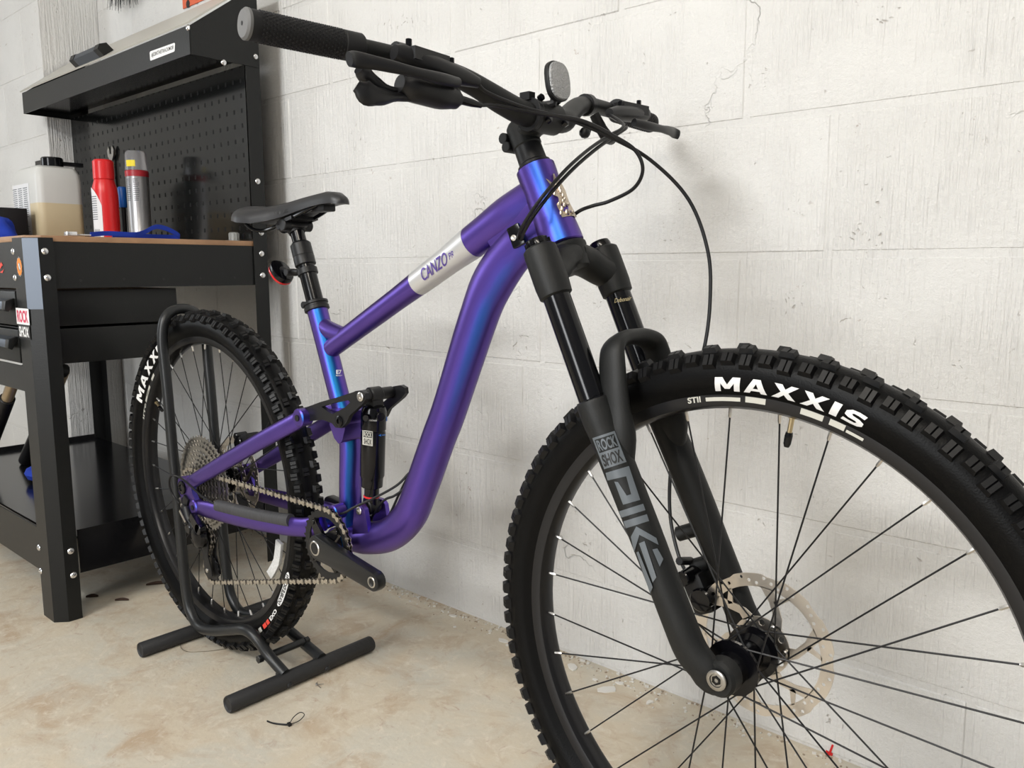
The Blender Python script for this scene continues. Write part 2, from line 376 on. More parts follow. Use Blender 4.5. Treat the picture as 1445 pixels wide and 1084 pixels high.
# ================================================================== room
def block_mesh(L, H, D=0.02, b=0.0035, m=None):
    """painted block: bevelled face at y=0, body behind"""
    v = [(-L/2, D, -H/2), (L/2, D, -H/2), (L/2, D, H/2), (-L/2, D, H/2), (-L/2, b, -H/2), (L/2, b, -H/2), (L/2, b, H/2), (-L/2, b, H/2),
         (-L/2+b, 0, -H/2+b), (L/2-b, 0, -H/2+b), (L/2-b, 0, H/2-b), (-L/2+b, 0, H/2-b)]
    f = [(0, 1, 2, 3), (8, 11, 10, 9)]
    for i in range(4): j = (i+1) % 4; f += [(i, i+4, j+4, j), (i+4, i+8, j+8, j+4)]
    return MB().add(v, f).mesh('concrete_block', m or MW, sharp=25)
ROWS = [0.0, 0.177, 0.402, 0.627, 0.852, 1.077, 1.302, 1.527, 1.752, 1.977, 2.202, 2.427]
OFFS = [-1.39, -1.164, -0.94, -1.340, -1.195, -1.345, -1.153, -1.37, -1.15, -1.37, -1.15]
def wallbox(name, x0, x1, y0, y1, z0=0.0, z1=2.45):
    return struct(MB().box(((x0+x1)/2, (y0+y1)/2, (z0+z1)/2), (x1-x0, y1-y0, z1-z0)).build(name, MW))
wall = wallbox('wall_right', -4.0, 1.6, 0.0016, 0.22)
_bm = {}
def bmesh_for(L, H):
    k = (round(L, 3), round(H, 3))
    if k not in _bm: _bm[k] = block_mesh(*k)
    return _bm[k]
def lay(parent, a, b, place):
    for i in range(len(ROWS)-1):
        z0, z1 = ROWS[i]+0.004, ROWS[i+1]-0.004
        x = OFFS[i]-0.45*math.ceil((OFFS[i]-a)/0.45)
        while x < b-1e-4:
            l, r = max(x+0.004, a), min(x+0.446, b)
            if r-l > 0.03:
                o = link('concrete_block', bmesh_for(r-l, z1-z0), parent); place(o, (l+r)/2, (z0+z1)/2)
            x += 0.45
def pl_y(o, s, z): o.location = (s, random.uniform(-0.0006, 0.0006), z)
lay(wall, -3.0, 1.5, pl_y)
pier = wallbox('wall_pier', -4.0, -2.9985, -0.1985, 0.0)
def pl_x(o, s, z): o.location = (-3.0+random.uniform(-.0005, .0005), s, z); o.rotation_euler = (0, 0, -PI/2)
def pl_p(o, s, z): o.location = (s, -0.2+random.uniform(-.0005, .0005), z)
# faces of the pier: narrow +X face and the face that runs on behind the bench
for i in range(len(ROWS)-1):
    z0, z1 = ROWS[i]+0.004, ROWS[i+1]-0.004
    o = link('concrete_block', block_mesh(0.192, z1-z0, m=MW2), pier); o.location = (-2.9999, -0.1, (z0+z1)/2); o.rotation_euler = (0, 0, PI/2)
lay(pier, -3.9, -3.004, pl_p)
struct(MB().box((-1.2, -1.9, -0.05), (5.8, 4.4, 0.1)).build('floor', MF))
struct(MB().box((-1.2, -1.9, 2.50), (5.8, 4.4, 0.1)).build('ceiling', mat('ceiling_board', (0.7, 0.69, 0.66), 0.8)))
wallbox('wall_back', -4.2, -4.0, -4.1, 0.22)

# ================================================================== workbench
X0, XF, YF, YK = -1.801, -2.976, -0.685, -0.085
bench = tag(empty('workbench', (X0, YF, 0)), 'black steel workbench with wooden top, pegboard back and sloping hood', 'workbench')
def bb(mb, name, mats, **kw):
    for v in mb.v: v -= Vector((X0, YF, 0))
    return mb.build(name, mats, bench, **kw)
def sheet_post(path, z0, z1, t=0.004, mats=BEN, name='post', chamfer_mat=None):
    """folded steel post: plan path swept up"""
    pts = [Vector((x, y, 0)) for x, y in path]; inn = []
    c = sum(pts, Vector())/len(pts)+Vector((-0.03, 0.03, 0))
    for p in pts: inn.append(p+(c-p).normalized()*t)
    mb = MB(); n = len(pts)
    for i in range(n-1):
        q = [pts[i], pts[i+1], inn[i+1], inn[i]]
        mb.prism([Vector((p.x, p.y, z0)) for p in q], (0, 0, z1-z0))
    return bb(mb, name, mats)
post = sheet_post([(X0, -0.629), (X0, -0.660), (X0-0.023, YF), (X0-0.088, YF)], 0, 0.9015)
sheet_post([(XF+0.088, YF), (XF+0.023, YF), (XF, -0.66), (XF, -0.629)], 0, 0.9015)
sheet_post([(X0, -0.127), (X0, YK), (X0-0.05, YK)], 0, 1.55)
sheet_post([(XF, -0.127), (XF, YK), (XF+0.05, YK)], 0, 1.55)
# bright reflection on the near corner's chamfer, painted in as a paler strip
d = Vector((-0.023, YF+0.660, 0)); 
bb(MB().prism([Vector((X0, -0.660, .742))+Vector((.0008, -.0008, 0)), Vector((X0-.023, YF, .742))+Vector((.0008, -.0008, 0)), Vector((X0-.023, YF, .9))+Vector((.0008, -.0008, 0)), Vector((X0, -.66, .9))+Vector((.0008, -.0008, 0))], (-.0006, .0006, 0)), 'painted_corner_sheen', EDGE)
xa, xb = X0-0.004, XF+0.004
bb(MB().prism([V(xa, -.103, .8932), V(xa, -.652, .8932), V(xa-.022, -.681, .8932), V(xb+.022, -.681, .8932), V(xb, -.652, .8932), V(xb, -.103, .8932)], (0, 0, .0133)), 'worktop', WOOD, bevel=0.0015)
bb(MB().box((X0-0.006, -0.375, 0.8405), (0.003, 0.508, 0.105)), 'end_apron', BEN)
bb(MB().box((XF+0.006, -0.375, 0.8405), (0.003, 0.508, 0.105)), 'end_apron', BEN)
bb(MB().box(((X0+XF)/2, YF+0.004, 0.8405), (X0-XF-0.18, 0.003, 0.105)), 'front_apron', BEN)
bb(MB().box(((X0+XF)/2, YK-0.004, 0.8405), (X0-XF-0.1, 0.003, 0.105)), 'back_apron', BEN)
for u, v in [(114, 396), (175, 394), (231, 394), (283, 393), (331, 392)]:
    p = wX(u, v, X0-0.0044); bb(MB().cyl(p, p+V(.0006, 0, 0), 0.0032, 10), 'apron_hole', BLKP)
# drawers
for i, (z0, z1) in enumerate([(0.700, 0.783), (0.612, 0.694)]):
    dr = bb(MB().box((X0-0.33, (-0.660-0.335)/2, (z0+z1)/2), (0.60, 0.325, z1-z0)).box((X0-0.38, YF+0.010, (z0+z1)/2), (0.56, 0.02, z1-z0-0.004)), 'drawer', BEN, bevel=0.002)
    h = MB(); zc = (z0+z1)/2+0.006
    pr = [(-0.001, 0.016), (-0.018, 0.010), (-0.021, -0.008), (-0.013, -0.012), (-0.001, 0.004)]
    h.prism([V(X0-0.128, YF+y, zc+z) for y, z in pr], (-0.5, 0, 0)); o = bb(h, 'drawer_handle', EDGE, bevel=0.001); o.parent = dr
    c = MB(); c.prism([V(X0-0.105, YF+y*1.05, zc+z*1.1) for y, z in pr], (-0.023, 0, 0)); o = bb(c, 'handle_cap', BEN, bevel=0.001); o.parent = dr
bb(MB().box((X0-0.40, YF+0.012, 0.575), (0.56, 0.004, 0.06)), 'lower_panel', BEN)
# lower shelf with folded rails
bb(MB().box(((X0+XF)/2, -0.385, 0.199), (X0-XF-0.012, 0.535, 0.006)), 'lower_shelf', BEND)
bb(MB().box((X0-0.006, -0.375, 0.164), (0.004, 0.50, 0.107)), 'shelf_rail', BEND); bb(MB().box(((X0+XF)/2, YF+0.006, 0.164), (X0-XF-0.07, 0.004, 0.107)), 'shelf_rail', BEN)
bb(MB().box((XF+0.006, -0.375, 0.164), (0.004, 0.50, 0.107)), 'shelf_rail', BEND)
# pegboard and hood
bb(MB().box(((X0+XF)/2, -0.1265, 1.138), (X0-XF-0.008, 0.003, 0.452)), 'pegboard', PEG)
sd = [(-0.276, 1.362), (-0.276, 1.431), (-0.087, 1.570), (-0.087, 1.362)]
for x in (X0+0.002, XF+0.002): bb(MB().prism([V(x, y, z) for y, z in sd], (-0.004, 0, 0)), 'hood_side', BEN)
bb(MB().box(((X0+XF)/2, -0.2775, 1.3965), (X0-XF+0.002, 0.003, 0.069)), 'hood_front', BEN)
bb(MB().box(((X0+XF)/2, -0.2, 1.380), (X0-XF-0.01, 0.15, 0.003)), 'hood_floor', BEND)
sl = V(0, 0.189, 0.139).normalized(); nl = V(0, -sl.z, sl.y)
a = V(0, -0.281, 1.4335)
lid = [V(X0+0.003, 0, 0)+a, V(XF-0.010, 0, 0)+a, V(XF-0.010, 0, 0)+a+sl*0.242, V(X0+0.003, 0, 0)+a+sl*0.242]
bb(MB().prism(lid, nl*0.004), 'hood_lid', LIDM)
# lid handle: aluminium bar with black caps
hp = [wY(118, 86, -0.262), wY(147, 75, -0.262)]
mb = MB(); e = V(0, 0, 0)
for x0, x1, m in [(hp[0].x, hp[1].x, 0), (hp[0].x-0.03, hp[0].x, 1), (hp[1].x, hp[1].x+0.03, 1)]:
    k = 1.0 if m == 0 else 1.06
    base = a+sl*0.010+nl*0.0045
    prf = [(0.0, 0.0), (-0.004, 0.022*k), (0.010, 0.030*k), (0.030, 0.024*k), (0.036, 0.0)]
    mb.prism([V(x0, 0, 0)+base+sl*s+nl*n for s, n in prf], (x1-x0, 0, 0), m)
bb(mb, 'lid_handle', [EDGE, BEN])
# screws
SCREWS = [(63.5, 354.6, 'x'), (67.4, 392, 'x'), (18.5, 355, 'y'), (21.5, 392, 'y'), (100, 778, 'x'), (104, 812, 'x'), (55, 773, 'y'), (57.6, 806, 'y'),
          (369, 328.5, 'x'), (369.5, 358, 'x'), (371, 388.5, 'x'), (364, 256, 'x'), (360.6, 80, 'x'), (265, 39, 'f'), (316, 88, 'x')]
for u, v, k in SCREWS:
    p, n = {'x': (wX(u, v, X0), V(1, 0, 0)), 'y': (wY(u, v, YF), V(0, -1, 0)), 'f': (wY(u, v, -0.279), V(0, -1, 0))}[k]
    bb(MB().lathe(p-n*0.0015, n, [(0, 0.0078), (0.002, 0.0078), (0.0042, 0.0060), (0.0055, 0.003), (0.0055, 0.001), (0.0035, 0.0005)], 12), 'screw', CHROME)
# stickers (flat print)
def pst(name, mats, mb): return bb(mb, name, mats)
def onfront(y): return lambda u, v: wY(u, v, y)
q = [(212, 86), (246.5, 73), (247, 60), (211, 72.5)]; qm = quadmap(q)
tv, tf = fill2d([[(0.02, 0.0), (0.98, 0.04), (1, 0.15), (1.0, 0.9), (0.97, 1.0), (0.03, 0.97), (0, 0.85), (0, 0.1)]])
bb(MB().add([wY(*qm(x, y), -0.2796) for x, y in tv], tf), 'sticker', WHT)
tv, tf = text2d('#JOINTHETRACKMOB', 0.004)
bb(MB().add([wY(*qm(0.06+0.88*x, 0.22+0.55*y), -0.2800) for x, y in tv], tf), 'sticker_print', BLKP)
# round gear sticker and two-part square sticker on the front flange
c = wY(27.5, 376.5, YF-0.0006); gear = []
for k in range(48): r = 0.0185 if k % 4 < 2 else 0.0165; gear.append((r*math.cos(2*PI*k/48), r*math.sin(2*PI*k/48)))
for lp, m, dy in [([gear], SILD, 0), ([circ(0, 0, .0155, 24), circ(0, 0, .0075, 16)], ORNG, .0003), ([[(-.006, .004), (-.002, .007), (.001, .001), (.006, -.003), (.003, -.006), (-.003, -.001)]], WHT, .0004)]:
    tv, tf = fill2d(lp); bb(MB().add([V(c.x+x, c.y-dy, c.z+y*1.25) for x, y in tv], tf), 'sticker', m)
for (u0, v0, u1, v1, bg, fg, s) in [(24, 436, 40, 457, WHT, PINK, 'ROCK'), (27, 459.5, 41.5, 477, BLKP, WHT, 'SHOX')]:
    a0 = wY(u0, v1, YF-0.0006); b0 = wY(u1, v0, YF-0.0006)
    bb(MB().add([V(a0.x, a0.y, a0.z), V(b0.x, a0.y, a0.z), V(b0.x, a0.y, b0.z), V(a0.x, a0.y, b0.z)], [(0, 1, 2, 3)]), 'sticker', bg)
    tv, tf = text2d(s, 0.03); bb(MB().add([V(a0.x+(b0.x-a0.x)*(.08+.84*x), a0.y-.0004, a0.z+(b0.z-a0.z)*(.12+.76*y)) for x, y in tv], tf), 'sticker_print', fg)
# red badge on the front apron
c = wY(2, 377, YF+0.0015); mb = MB()
for lp in ([(-.02, .0), (.0, .012), (.012, .004), (.004, .003), (-.008, -.004)], [(-.016, -.012), (.004, -.014), (.016, -.004), (.006, -.008)]):
    tv, tf = fill2d([lp]); mb.add([V(c.x+x, c.y, c.z+y) for x, y in tv], tf)
bb(mb, 'apron_badge', REDP)

# ------------------------------------------------------------------ things on and by the bench
ZT = 0.9068
def thing(name, p, label, cat, group=None): return tag(empty(name, p), label, cat, group)
def tb(mb, name, m, root, **kw):
    for v in mb.v: v -= root.location
    return mb.build(name, m, root, **kw)
# milky canister with cream liquid
jx0, jx1, jy0, jy1 = XR-1.215, XR-1.0, YB+0.030, YB+0.157
jc = V((jx0+jx1)/2, (jy0+jy1)/2, ZT); jr = thing('plastic_canister', jc, 'milky plastic canister of cream liquid with black screw cap on workbench', 'canister')
def rbox(x0, x1, y0, y1, z0, z1, rad, top=0.0, n=5):
    """upright rounded box; top shrinks the upper ring"""
    def ring(z, ins):
        out = []
        for cx, cy, a0 in ((x1-rad, y1-rad, 0), (x0+rad, y1-rad, PI/2), (x0+rad, y0+rad, PI), (x1-rad, y0+rad, 1.5*PI)):
            for k in range(n): a = a0+PI/2*k/(n-1); out.append(V(cx+(rad)*math.cos(a), cy+rad*math.sin(a), z))
        c = V((x0+x1)/2, (y0+y1)/2, z)
        return [c+(p-c)*(1-ins) for p in out]
    prof = z0 if isinstance(z0, list) else [(z0, 0.03), (z0+0.006, 0.0), (z1-top, 0.0), (z1-top*0.4, 0.07), (z1, 0.25)]
    mb = MB(); R = [ring(z, i) for z, i in prof]; c = len(R[0]); vs = [p for r in R for p in r]; fs = []
    for i in range(len(R)-1):
        for k in range(c): fs.append((i*c+k, i*c+(k+1) % c, (i+1)*c+(k+1) % c, (i+1)*c+k))
    fs += [tuple(range(c-1, -1, -1)), tuple((len(R)-1)*c+k for k in range(c))]
    return mb.add(vs, fs)
zl = ZT+0.118
tb(rbox(jx0, jx1, jy0, jy1, [(ZT, .03), (ZT+.006, 0), (zl, 0)], 0, 0.02), 'filled_body', MILK, jr)
tb(rbox(jx0, jx1, jy0, jy1, [(zl, 0), (ZT+.185, 0.0), (ZT+.205, 0.03), (ZT+.222, 0.14), (ZT+.228, 0.30)], 0, 0.02), 'empty_body', NAT, jr)
cp = loc(V(0, 0, 0)); capc = V(XR-1.064, YB+0.097, ZT+0.222)
tb(MB().lathe(capc, (0, 0, 1), [(0, .026), (.006, .026), (.008, .030), (.03, .030), (.034, .027)], 24).box(capc+V(0, .055, .018), (.022, .06, .012)).box(capc+V(-.035, -.02, .02), (.05, .012, .012)), 'screw_cap', GLS, jr)
tb(MB().lathe(capc+V(0, 0, .001), (0, 0, 1), [(0, .0285), (.006, .0285)], 24), 'cap_collar', NAT, jr)
tb(MB().box((jx0+.078, jy0-.0006, ZT+.095), (.135, .0008, .165)), 'label', PAPER, jr)
mb = MB()
for cidx in range(3):
    for k in range(15): mb.box((jx0+.028+.044*cidx, jy0-.0012, ZT+.165-.006*k), (.036-.008*random.random(), .0003, .0022))
for k in range(7): mb.box((jx0+.075, jy0-.0012, ZT+.052-.005*k), (.12-.03*random.random(), .0003, .0016))
tb(mb, 'label_print', GRYP, jr)
# red bottle
rc = V(XR-0.71, YB+0.10, ZT); rr = thing('red_bottle', rc, 'red plastic bottle with red cap and white label on workbench', 'bottle')
tb(MB().lathe(rc, (0, 0, 1), [(0, .030), (.003, .033), (.125, .033), (.145, .031), (.163, .026), (.166, .025)], 24), 'bottle_body', BOTR, rr)
tb(MB().lathe(rc+V(0, 0, .166), (0, 0, 1), [(0, .0255), (.002, .027), (.048, .0265), (.053, .022)], 24), 'bottle_cap', BOTR, rr)
def wrap(c, r, a0, a1, z0, z1, n=10, top=None):
    v = []; f = []
    for k in range(n+1):
        a = math.radians(a0+(a1-a0)*k/n); zt = z1 if top is None else top(k/n)
        v += [c+V(r*math.cos(a), r*math.sin(a), z0), c+V(r*math.cos(a), r*math.sin(a), zt)]
        if k: f.append((2*k-2, 2*k, 2*k+1, 2*k-1))
    return MB().add(v, f)
tb(wrap(rc, .0334, -125, -40, .004, .12, 10, lambda t: .145-.05*t*t*t), 'bottle_label', PAPER, rr)
mb = MB()
for k in range(11):
    q = wrap(rc, .0337, -112, -62, .058+.006*k, .0602+.006*k, 6); mb.add(q.v, q.f)
for k in range(7):
    q = wrap(rc, .0337, -88+5*k, -86+5*k, .006, .032, 1); mb.add(q.v, q.f)
tb(mb, 'label_print', GRYP, rr)
# aerosol can
ac = V(XR-0.849, YB+0.253, ZT); ar = thing('aerosol_can', ac, 'silver aerosol can with red band and clear cap on workbench', 'can')
R = 0.0325
tb(MB().lathe(ac, (0, 0, 1), [(0, R-.002), (.002, R), (.004, R-.001), (.200, R-.001), (.203, R)], 28), 'can_body', CANM, ar)
tb(MB().lathe(ac+V(0, 0, .196), (0, 0, 1), [(0, R+.0004), (.016, R+.0004), (.019, R-.003)], 28), 'red_band', CANR, ar)
tb(MB().lathe(ac+V(0, 0, .214), (0, 0, 1), [(0, R-.001), (.05, R-.003), (.056, R-.007)], 28), 'clear_cap', CAPC, ar)
q = wrap(ac, R-.0005, -80, -30, .224, .242, 6)
for v in q.v: pass
tb(q, 'price_sticker', YEL, ar)
mb = MB()
for s in (-1, 1):
    for k in range(12):
        q = wrap(ac, R-.0004, -55+s*22-14, -55+s*22+10+6*random.random(), .186-.0055*k, .1882-.0055*k, 4); mb.add(q.v, q.f)
tb(mb, 'can_print', GRYP, ar)
# blue strap with buckle, lying near the bench end
sr = thing('blue_strap', V(XR-0.42, YB+0.05, ZT), 'blue webbing strap looped on the workbench edge', 'strap')
path = cr([(-.42, -.06, .002), (-.42, -.02, .006), (-.415, .04, .005), (-.42, .07, .012), (-.42, .10, .026), (-.425, .135, .020), (-.43, .165, .004), (-.45, .15, .003), (-.45, .08, .003), (-.44, .0, .003)], 5)
mb = MB(); vs = []; fs = []
for i, p in enumerate(path):
    g = V(XR+p.x, YB+p.y, ZT+p.z); vs += [g+V(-.003, 0, -.0015), g+V(.001, 0, -.0015), g+V(.004, 0, .0095), g+V(.000, 0, .0095)]
    if i:
        k = 4*i
        for j in range(4): fs.append((k-4+j, k-4+(j+1) % 4, k+(j+1) % 4, k+j))
fs += [(3, 2, 1, 0), tuple(4*(len(path)-1)+j for j in range(4))]
tb(mb.add(vs, fs), 'webbing', BLUF, sr)
tb(MB().box((XR-.415, YB-.105, ZT+.006), (.02, .022, .010)).box((XR-.415, YB-.078, ZT+.004), (.018, .03, .003)), 'buckle', CHROME, sr, bevel=.001)
# small glass jar at the back corner
gc = V(XR-.44, YB+.325, ZT); gr = thing('glass_jar', gc, 'small ribbed clear jar by the workbench rear post', 'jar')
mb = MB()
for k in range(1): mb.lathe(gc, (0, 0, 1), [(0, .012), (.002, .0135), (.022, .0135), (.024, .011)], 20)
for k in range(10): a = 2*PI*k/10; mb.cyl(gc+V(.0128*math.cos(a), .0128*math.sin(a), .003), gc+V(.0128*math.cos(a), .0128*math.sin(a), .021), .002, 6)
tb(mb, 'jar_body', GLASS, gr)
# spanner and blue-handled tool hung on the pegboard
yp = -0.1385
sp = thing('spanner', V(XR-1.215, yp, 1.0), 'grey open-ended spanner hung on black pegboard', 'spanner')
hx = wY(155, 206, yp); mb = MB()
ol = [(-.010, .0), (-.017, -.014), (-.014, -.032), (-.006, -.046), (-.005, -.2), (.005, -.2), (.006, -.046), (.014, -.032), (.017, -.014), (.010, .0), (.005, -.012), (.004, -.026), (-.004, -.026), (-.005, -.012)]
mb.plate([ol], lambda x, y: V(hx.x+x*1.5, yp, hx.z+y), (0, .006, 0)); tb(mb, 'spanner_body', SILD, sp)
tb(MB().cyl((hx.x, yp+.002, hx.z-.035), (hx.x, -.127, hx.z-.035), .003, 8), 'peg_hook', BLK, sp)
hx = wY(172, 264, yp); sc = thing('screwdriver', V(hx.x, yp, 1.0), 'blue-handled tool hung on pegboard behind the red bottle', 'tool')
tb(MB().lathe((hx.x, yp, hx.z), (0, 0, -1), [(0, .012), (.006, .015), (.05, .014), (.066, .012)], 14), 'handle', BLUH, sc)
tb(MB().lathe((hx.x, yp, hx.z-.066), (0, 0, -1), [(0, .008), (.09, .007)], 10), 'shaft', BLK, sc)
tb(MB().cyl((hx.x, yp, hx.z-.03), (hx.x, -.127, hx.z-.03), .003, 8), 'peg_hook', BLK, sc)
# blue rag and dark box at the open end of the top
bx = V(XR-.90, YB-.10, ZT); r0 = tag(MB().box((0, 0, .05), (.16, .10, .10)).build('tool_box', BLK, bevel=.004), 'dark box behind the blue rag on workbench', 'box'); r0.location = V(XR-1.10, YB-.045, ZT)
mb = MB(); n = 18; mmm = 9; vs = []; fs = []
for j in range(mmm+1):
    t = j/mmm
    for k in range(n):
        a = 2*PI*k/n; rr_ = (0.062*math.sqrt(max(0, 1-t**2.2))+.002)*(1+.18*math.sin(3*a+4*t)+.10*math.sin(7*a))
        vs.append(V(rr_*1.15*math.cos(a), rr_*.8*math.sin(a), .062*t*(1+.12*math.sin(2*a))))
    if j:
        for k in range(n): fs.append(((j-1)*n+k, (j-1)*n+(k+1) % n, j*n+(k+1) % n, j*n+k))
fs += [tuple(range(n-1, -1, -1)), tuple(mmm*n+k for k in range(n))]
rg = tag(mb.add(vs, fs).build('blue_rag', BLUF, sharp=80), 'crumpled blue cloth heaped on workbench beside the canister', 'cloth'); rg.location = V(XR-.885, YB-.12, ZT)
# orange sign and bristle brush on the wall above the hood
p = wY(259, 13, -.0012); sgn = MB().box((p.x+.14, -.0022, p.z+.12), (.28, .003, .24)).build('wall_sign', ORG, bevel=.0008); tag(sgn, 'orange sign on white block wall above the workbench hood', 'sign')
mb = MB()
for cx, cz in ((.035, .008), (.09, .02)): 
    tv, tf = fill2d([circ(cx, cz, .012, 10)]); mb.add([V(p.x+x, -.0042, p.z+y) for x, y in tv], tf)
o = mb.build('sign_print', BLKP, sgn)
p = wY(176, 3, -.04); br = thing('bristle_brush', V(p.x, -.04, p.z), 'black bristle brush hung on wall above the workbench hood', 'brush')
mb = MB()
for k in range(70):
    x = random.uniform(-.07, .07); y = random.uniform(-.02, .02); mb.tube([V(p.x+x, p.y+y, p.z+.06), V(p.x+x*1.25+random.uniform(-.006, .006), p.y+y*1.3, p.z-.012+random.uniform(-.008, .02))], [.0013, .0004], 4)
ob = tb(mb, 'bristles', BLK, br); ob['kind'] = 'stuff'
tb(MB().box((p.x, p.y, p.z+.075), (.16, .05, .03)).cyl((p.x, p.y, p.z+.09), (p.x, p.y, p.z+.45), .011, 10), 'brush_head', BLK, br, bevel=.003)
# spare fork standing on the lower shelf
fk = thing('spare_fork', V(XR-.97, YB-.10, .202), 'spare black suspension fork with tan stanchions standing on the lower shelf', 'fork')
t0 = P(22, 531, -.10); t1 = P(2, 585, -.10); T0 = V(t0.x+XR, t0.y+YB, t0.z); T1 = V(t1.x+XR, t1.y+YB, t1.z); dv = (T1-T0).normalized()
for s in (0.0, 0.125):
    off = V(0, s, 0); e = T0+off; k = (0.21-e.z)/dv.z
    tb(MB().cyl(e-dv*.004, e+dv*.12, .016, 14), 'stanchion', TAN, fk)
    tb(MB().cyl(e+dv*.11, e+dv*k, .021, 14), 'lower_leg', BLK, fk)
tb(MB().tube(cr([T0-dv*.005, T0-dv*.022+V(0, .03, 0), T0-dv*.03+V(0, .0625, 0), T0-dv*.022+V(0, .095, 0), T0-dv*.005+V(0, .125, 0)], 4), .021, 12).cyl(T0-dv*.03+V(0, .0625, 0), T0-dv*.12+V(0, .0625, 0), .015, 12), 'crown', BLK, fk)
o = MB().ball((0, 0, .028), .05, 0, 12, (1.2, 1, .55)).build('blue_cloth', BLUF); o.location = (XR-.99, YB-.02, .202); tag(o, 'dark blue cloth lying on the lower shelf beside the fork', 'cloth')

# ================================================================== mountain bike (bike-local: x forward from the rear axle, y towards the wall, z up)
RT = 0.373; RA = V(0, 0, RT); FA = V(1.236, 0, RT); BBK = V(0.48, 0, 0.352)
bike = tag(empty('mountain_bike', (XR, YB, 0)), 'violet full-suspension mountain bike with black fork and knobbly tyres', 'bicycle')
HD = V(math.cos(math.radians(65)), 0, -math.sin(math.radians(65)))      # steering axis, downwards
HN = V(-HD.z, 0, HD.x); HN = V(math.sin(math.radians(65)), 0, math.cos(math.radians(65)))
HB = V(0.9593, 0, 0.8593); HT = V(0.910, 0, 0.9650)
def fk_(d, n, y): return HB+HD*d+HN*n+V(0, y, 0)

# ---------- wheels
RC, RM = 0.3395, 0.0285          # tyre casing: centre-line radius and section radius
def wheel_tyre(C, name, phase):
    n, k = 128, 16; vs = []; fs = []; prof = []
    for j in range(k+1):
        a = math.radians(-52+ (360-76)*j/k)      # from near bead over the tread to far bead
        prof.append((RC+RM*math.sin(a), -RM*math.cos(a)*1.0))
    prof = [(0.3125, -0.0155)]+prof+[(0.3125, 0.0155)]
    K = len(prof)
    for i in range(n):
        t = 2*PI*i/n
        for r, y in prof: vs.append(C+V(r*math.cos(t), y, r*math.sin(t)))
    for i in range(n):
        for j in range(K-1): fs.append((i*K+j, ((i+1) % n)*K+j, ((i+1) % n)*K+j+1, i*K+j+1))
    ty = MB().add(vs, fs).build(name, RUB, bike)
    # tread knobs: shared block meshes set one by one round the casing
    def knob(lx, ly, h, tp=0.78, sipe=True):
        v = []
        for z, s in ((-0.004, 1.08), (h, tp)):
            for x, y in ((-1, -1), (1, -1), (1, 1), (-1, 1)): v.append(V(x*lx/2*s, y*ly/2*s, z))
        mb = MB().add(v, [(3, 2, 1, 0), (0, 1, 5, 4), (1, 2, 6, 5), (2, 3, 7, 6), (3, 0, 4, 7)])
        s = tp
        q = [V(-lx/2*s, -ly/2*s, h), V(-lx*.09, -ly/2*s, h), V(-lx*.09, ly/2*s, h), V(-lx/2*s, ly/2*s, h)]
        d = V(0, 0, -h*.45 if sipe else 0)
        a1, a2 = V(-lx*.05, -ly/2*s, h)+d, V(-lx*.05, ly/2*s, h)+d; b1, b2 = V(lx*.02, -ly/2*s, h), V(lx*.02, ly/2*s, h)
        mb.add(q+[a1, a2, b1, b2, V(lx/2*s, -ly/2*s, h), V(lx/2*s, ly/2*s, h)], [(0, 1, 2, 3), (1, 4, 5, 2), (4, 6, 7, 5), (6, 8, 9, 7)])
        return mb.mesh('tread_knob', KNOB, sharp=20)
    side = [knob(.0165, .0140, .0064), knob(.0158, .0170, .0060)]; cen = [knob(.0155, .0150, .0052), knob(.0185, .0125, .0052)]
    def put(me, th, phi):
        rad = V(math.cos(th), 0, math.sin(th)); nrm = (rad*math.cos(phi)+V(0, -1, 0)*math.sin(phi)).normalized(); tan = V(-math.sin(th), 0, math.cos(th)); lat = nrm.cross(tan)
        c = C+rad*RC+nrm*RM
        o = link('tread_knob', me, ty); o.matrix_basis = Matrix(((tan.x, lat.x, nrm.x, c.x), (tan.y, lat.y, nrm.y, c.y), (tan.z, lat.z, nrm.z, c.z), (0, 0, 0, 1)))
    for i in range(100):
        th = 2*PI*(i+phase)/100
        put(side[i % 2], th, math.radians(58 if i % 2 else 53)); put(side[i % 2], th+PI/100, math.radians(-58 if i % 2 else -53))
        s = 1 if i % 2 else -1
        put(cen[i % 2], th+PI/200*s, math.radians(17*s if (i//2) % 2 else 21*s))
    return ty
tyreF = wheel_tyre(FA, 'front_tyre', 0.0); tyreR = wheel_tyre(RA, 'rear_tyre', 0.3)
def side_map(C, dy=0.0005):
    """(angle about the axle, section angle) -> near sidewall"""
    def fn(th, ph): r = RC+(RM+dy)*math.sin(ph); return C+V(r*math.cos(th), -(RM+dy)*math.cos(ph), r*math.sin(th))
    return fn
LET = {'M': (1.25, [[(0, 0), (0, 1), (.30, 1), (.5, .52), (.70, 1), (1, 1), (1, 0), (.77, 0), (.77, .60), (.6, .2), (.4, .2), (.23, .60), (.23, 0)]]),
       'A': (1.15, [[(0, 0), (.35, 1), (.65, 1), (1, 0), (.74, 0), (.68, .18), (.32, .18), (.26, 0)], [(.39, .36), (.61, .36), (.5, .70)]]),
       'X': (1.15, [[(0, 0), (.35, .51), (.03, 1), (.34, 1), (.51, .71), (.69, 1), (.98, 1), (.66, .51), (1, 0), (.69, 0), (.5, .32), (.30, 0)]]),
       'I': (.34, [[(0, 0), (0, 1), (1, 1), (1, 0)]]),
       'S': (.98, [[(0, .06), (.05, .30), (.3, .24), (.6, .22), (.68, .3), (.6, .38), (.25, .42), (.05, .55), (.05, .8), (.25, .97), (.55, 1), (.92, .95), (.88, .72), (.6, .78), (.38, .79), (.32, .72), (.4, .64), (.72, .58), (.95, .45), (.96, .2), (.78, .04), (.45, 0)]])}
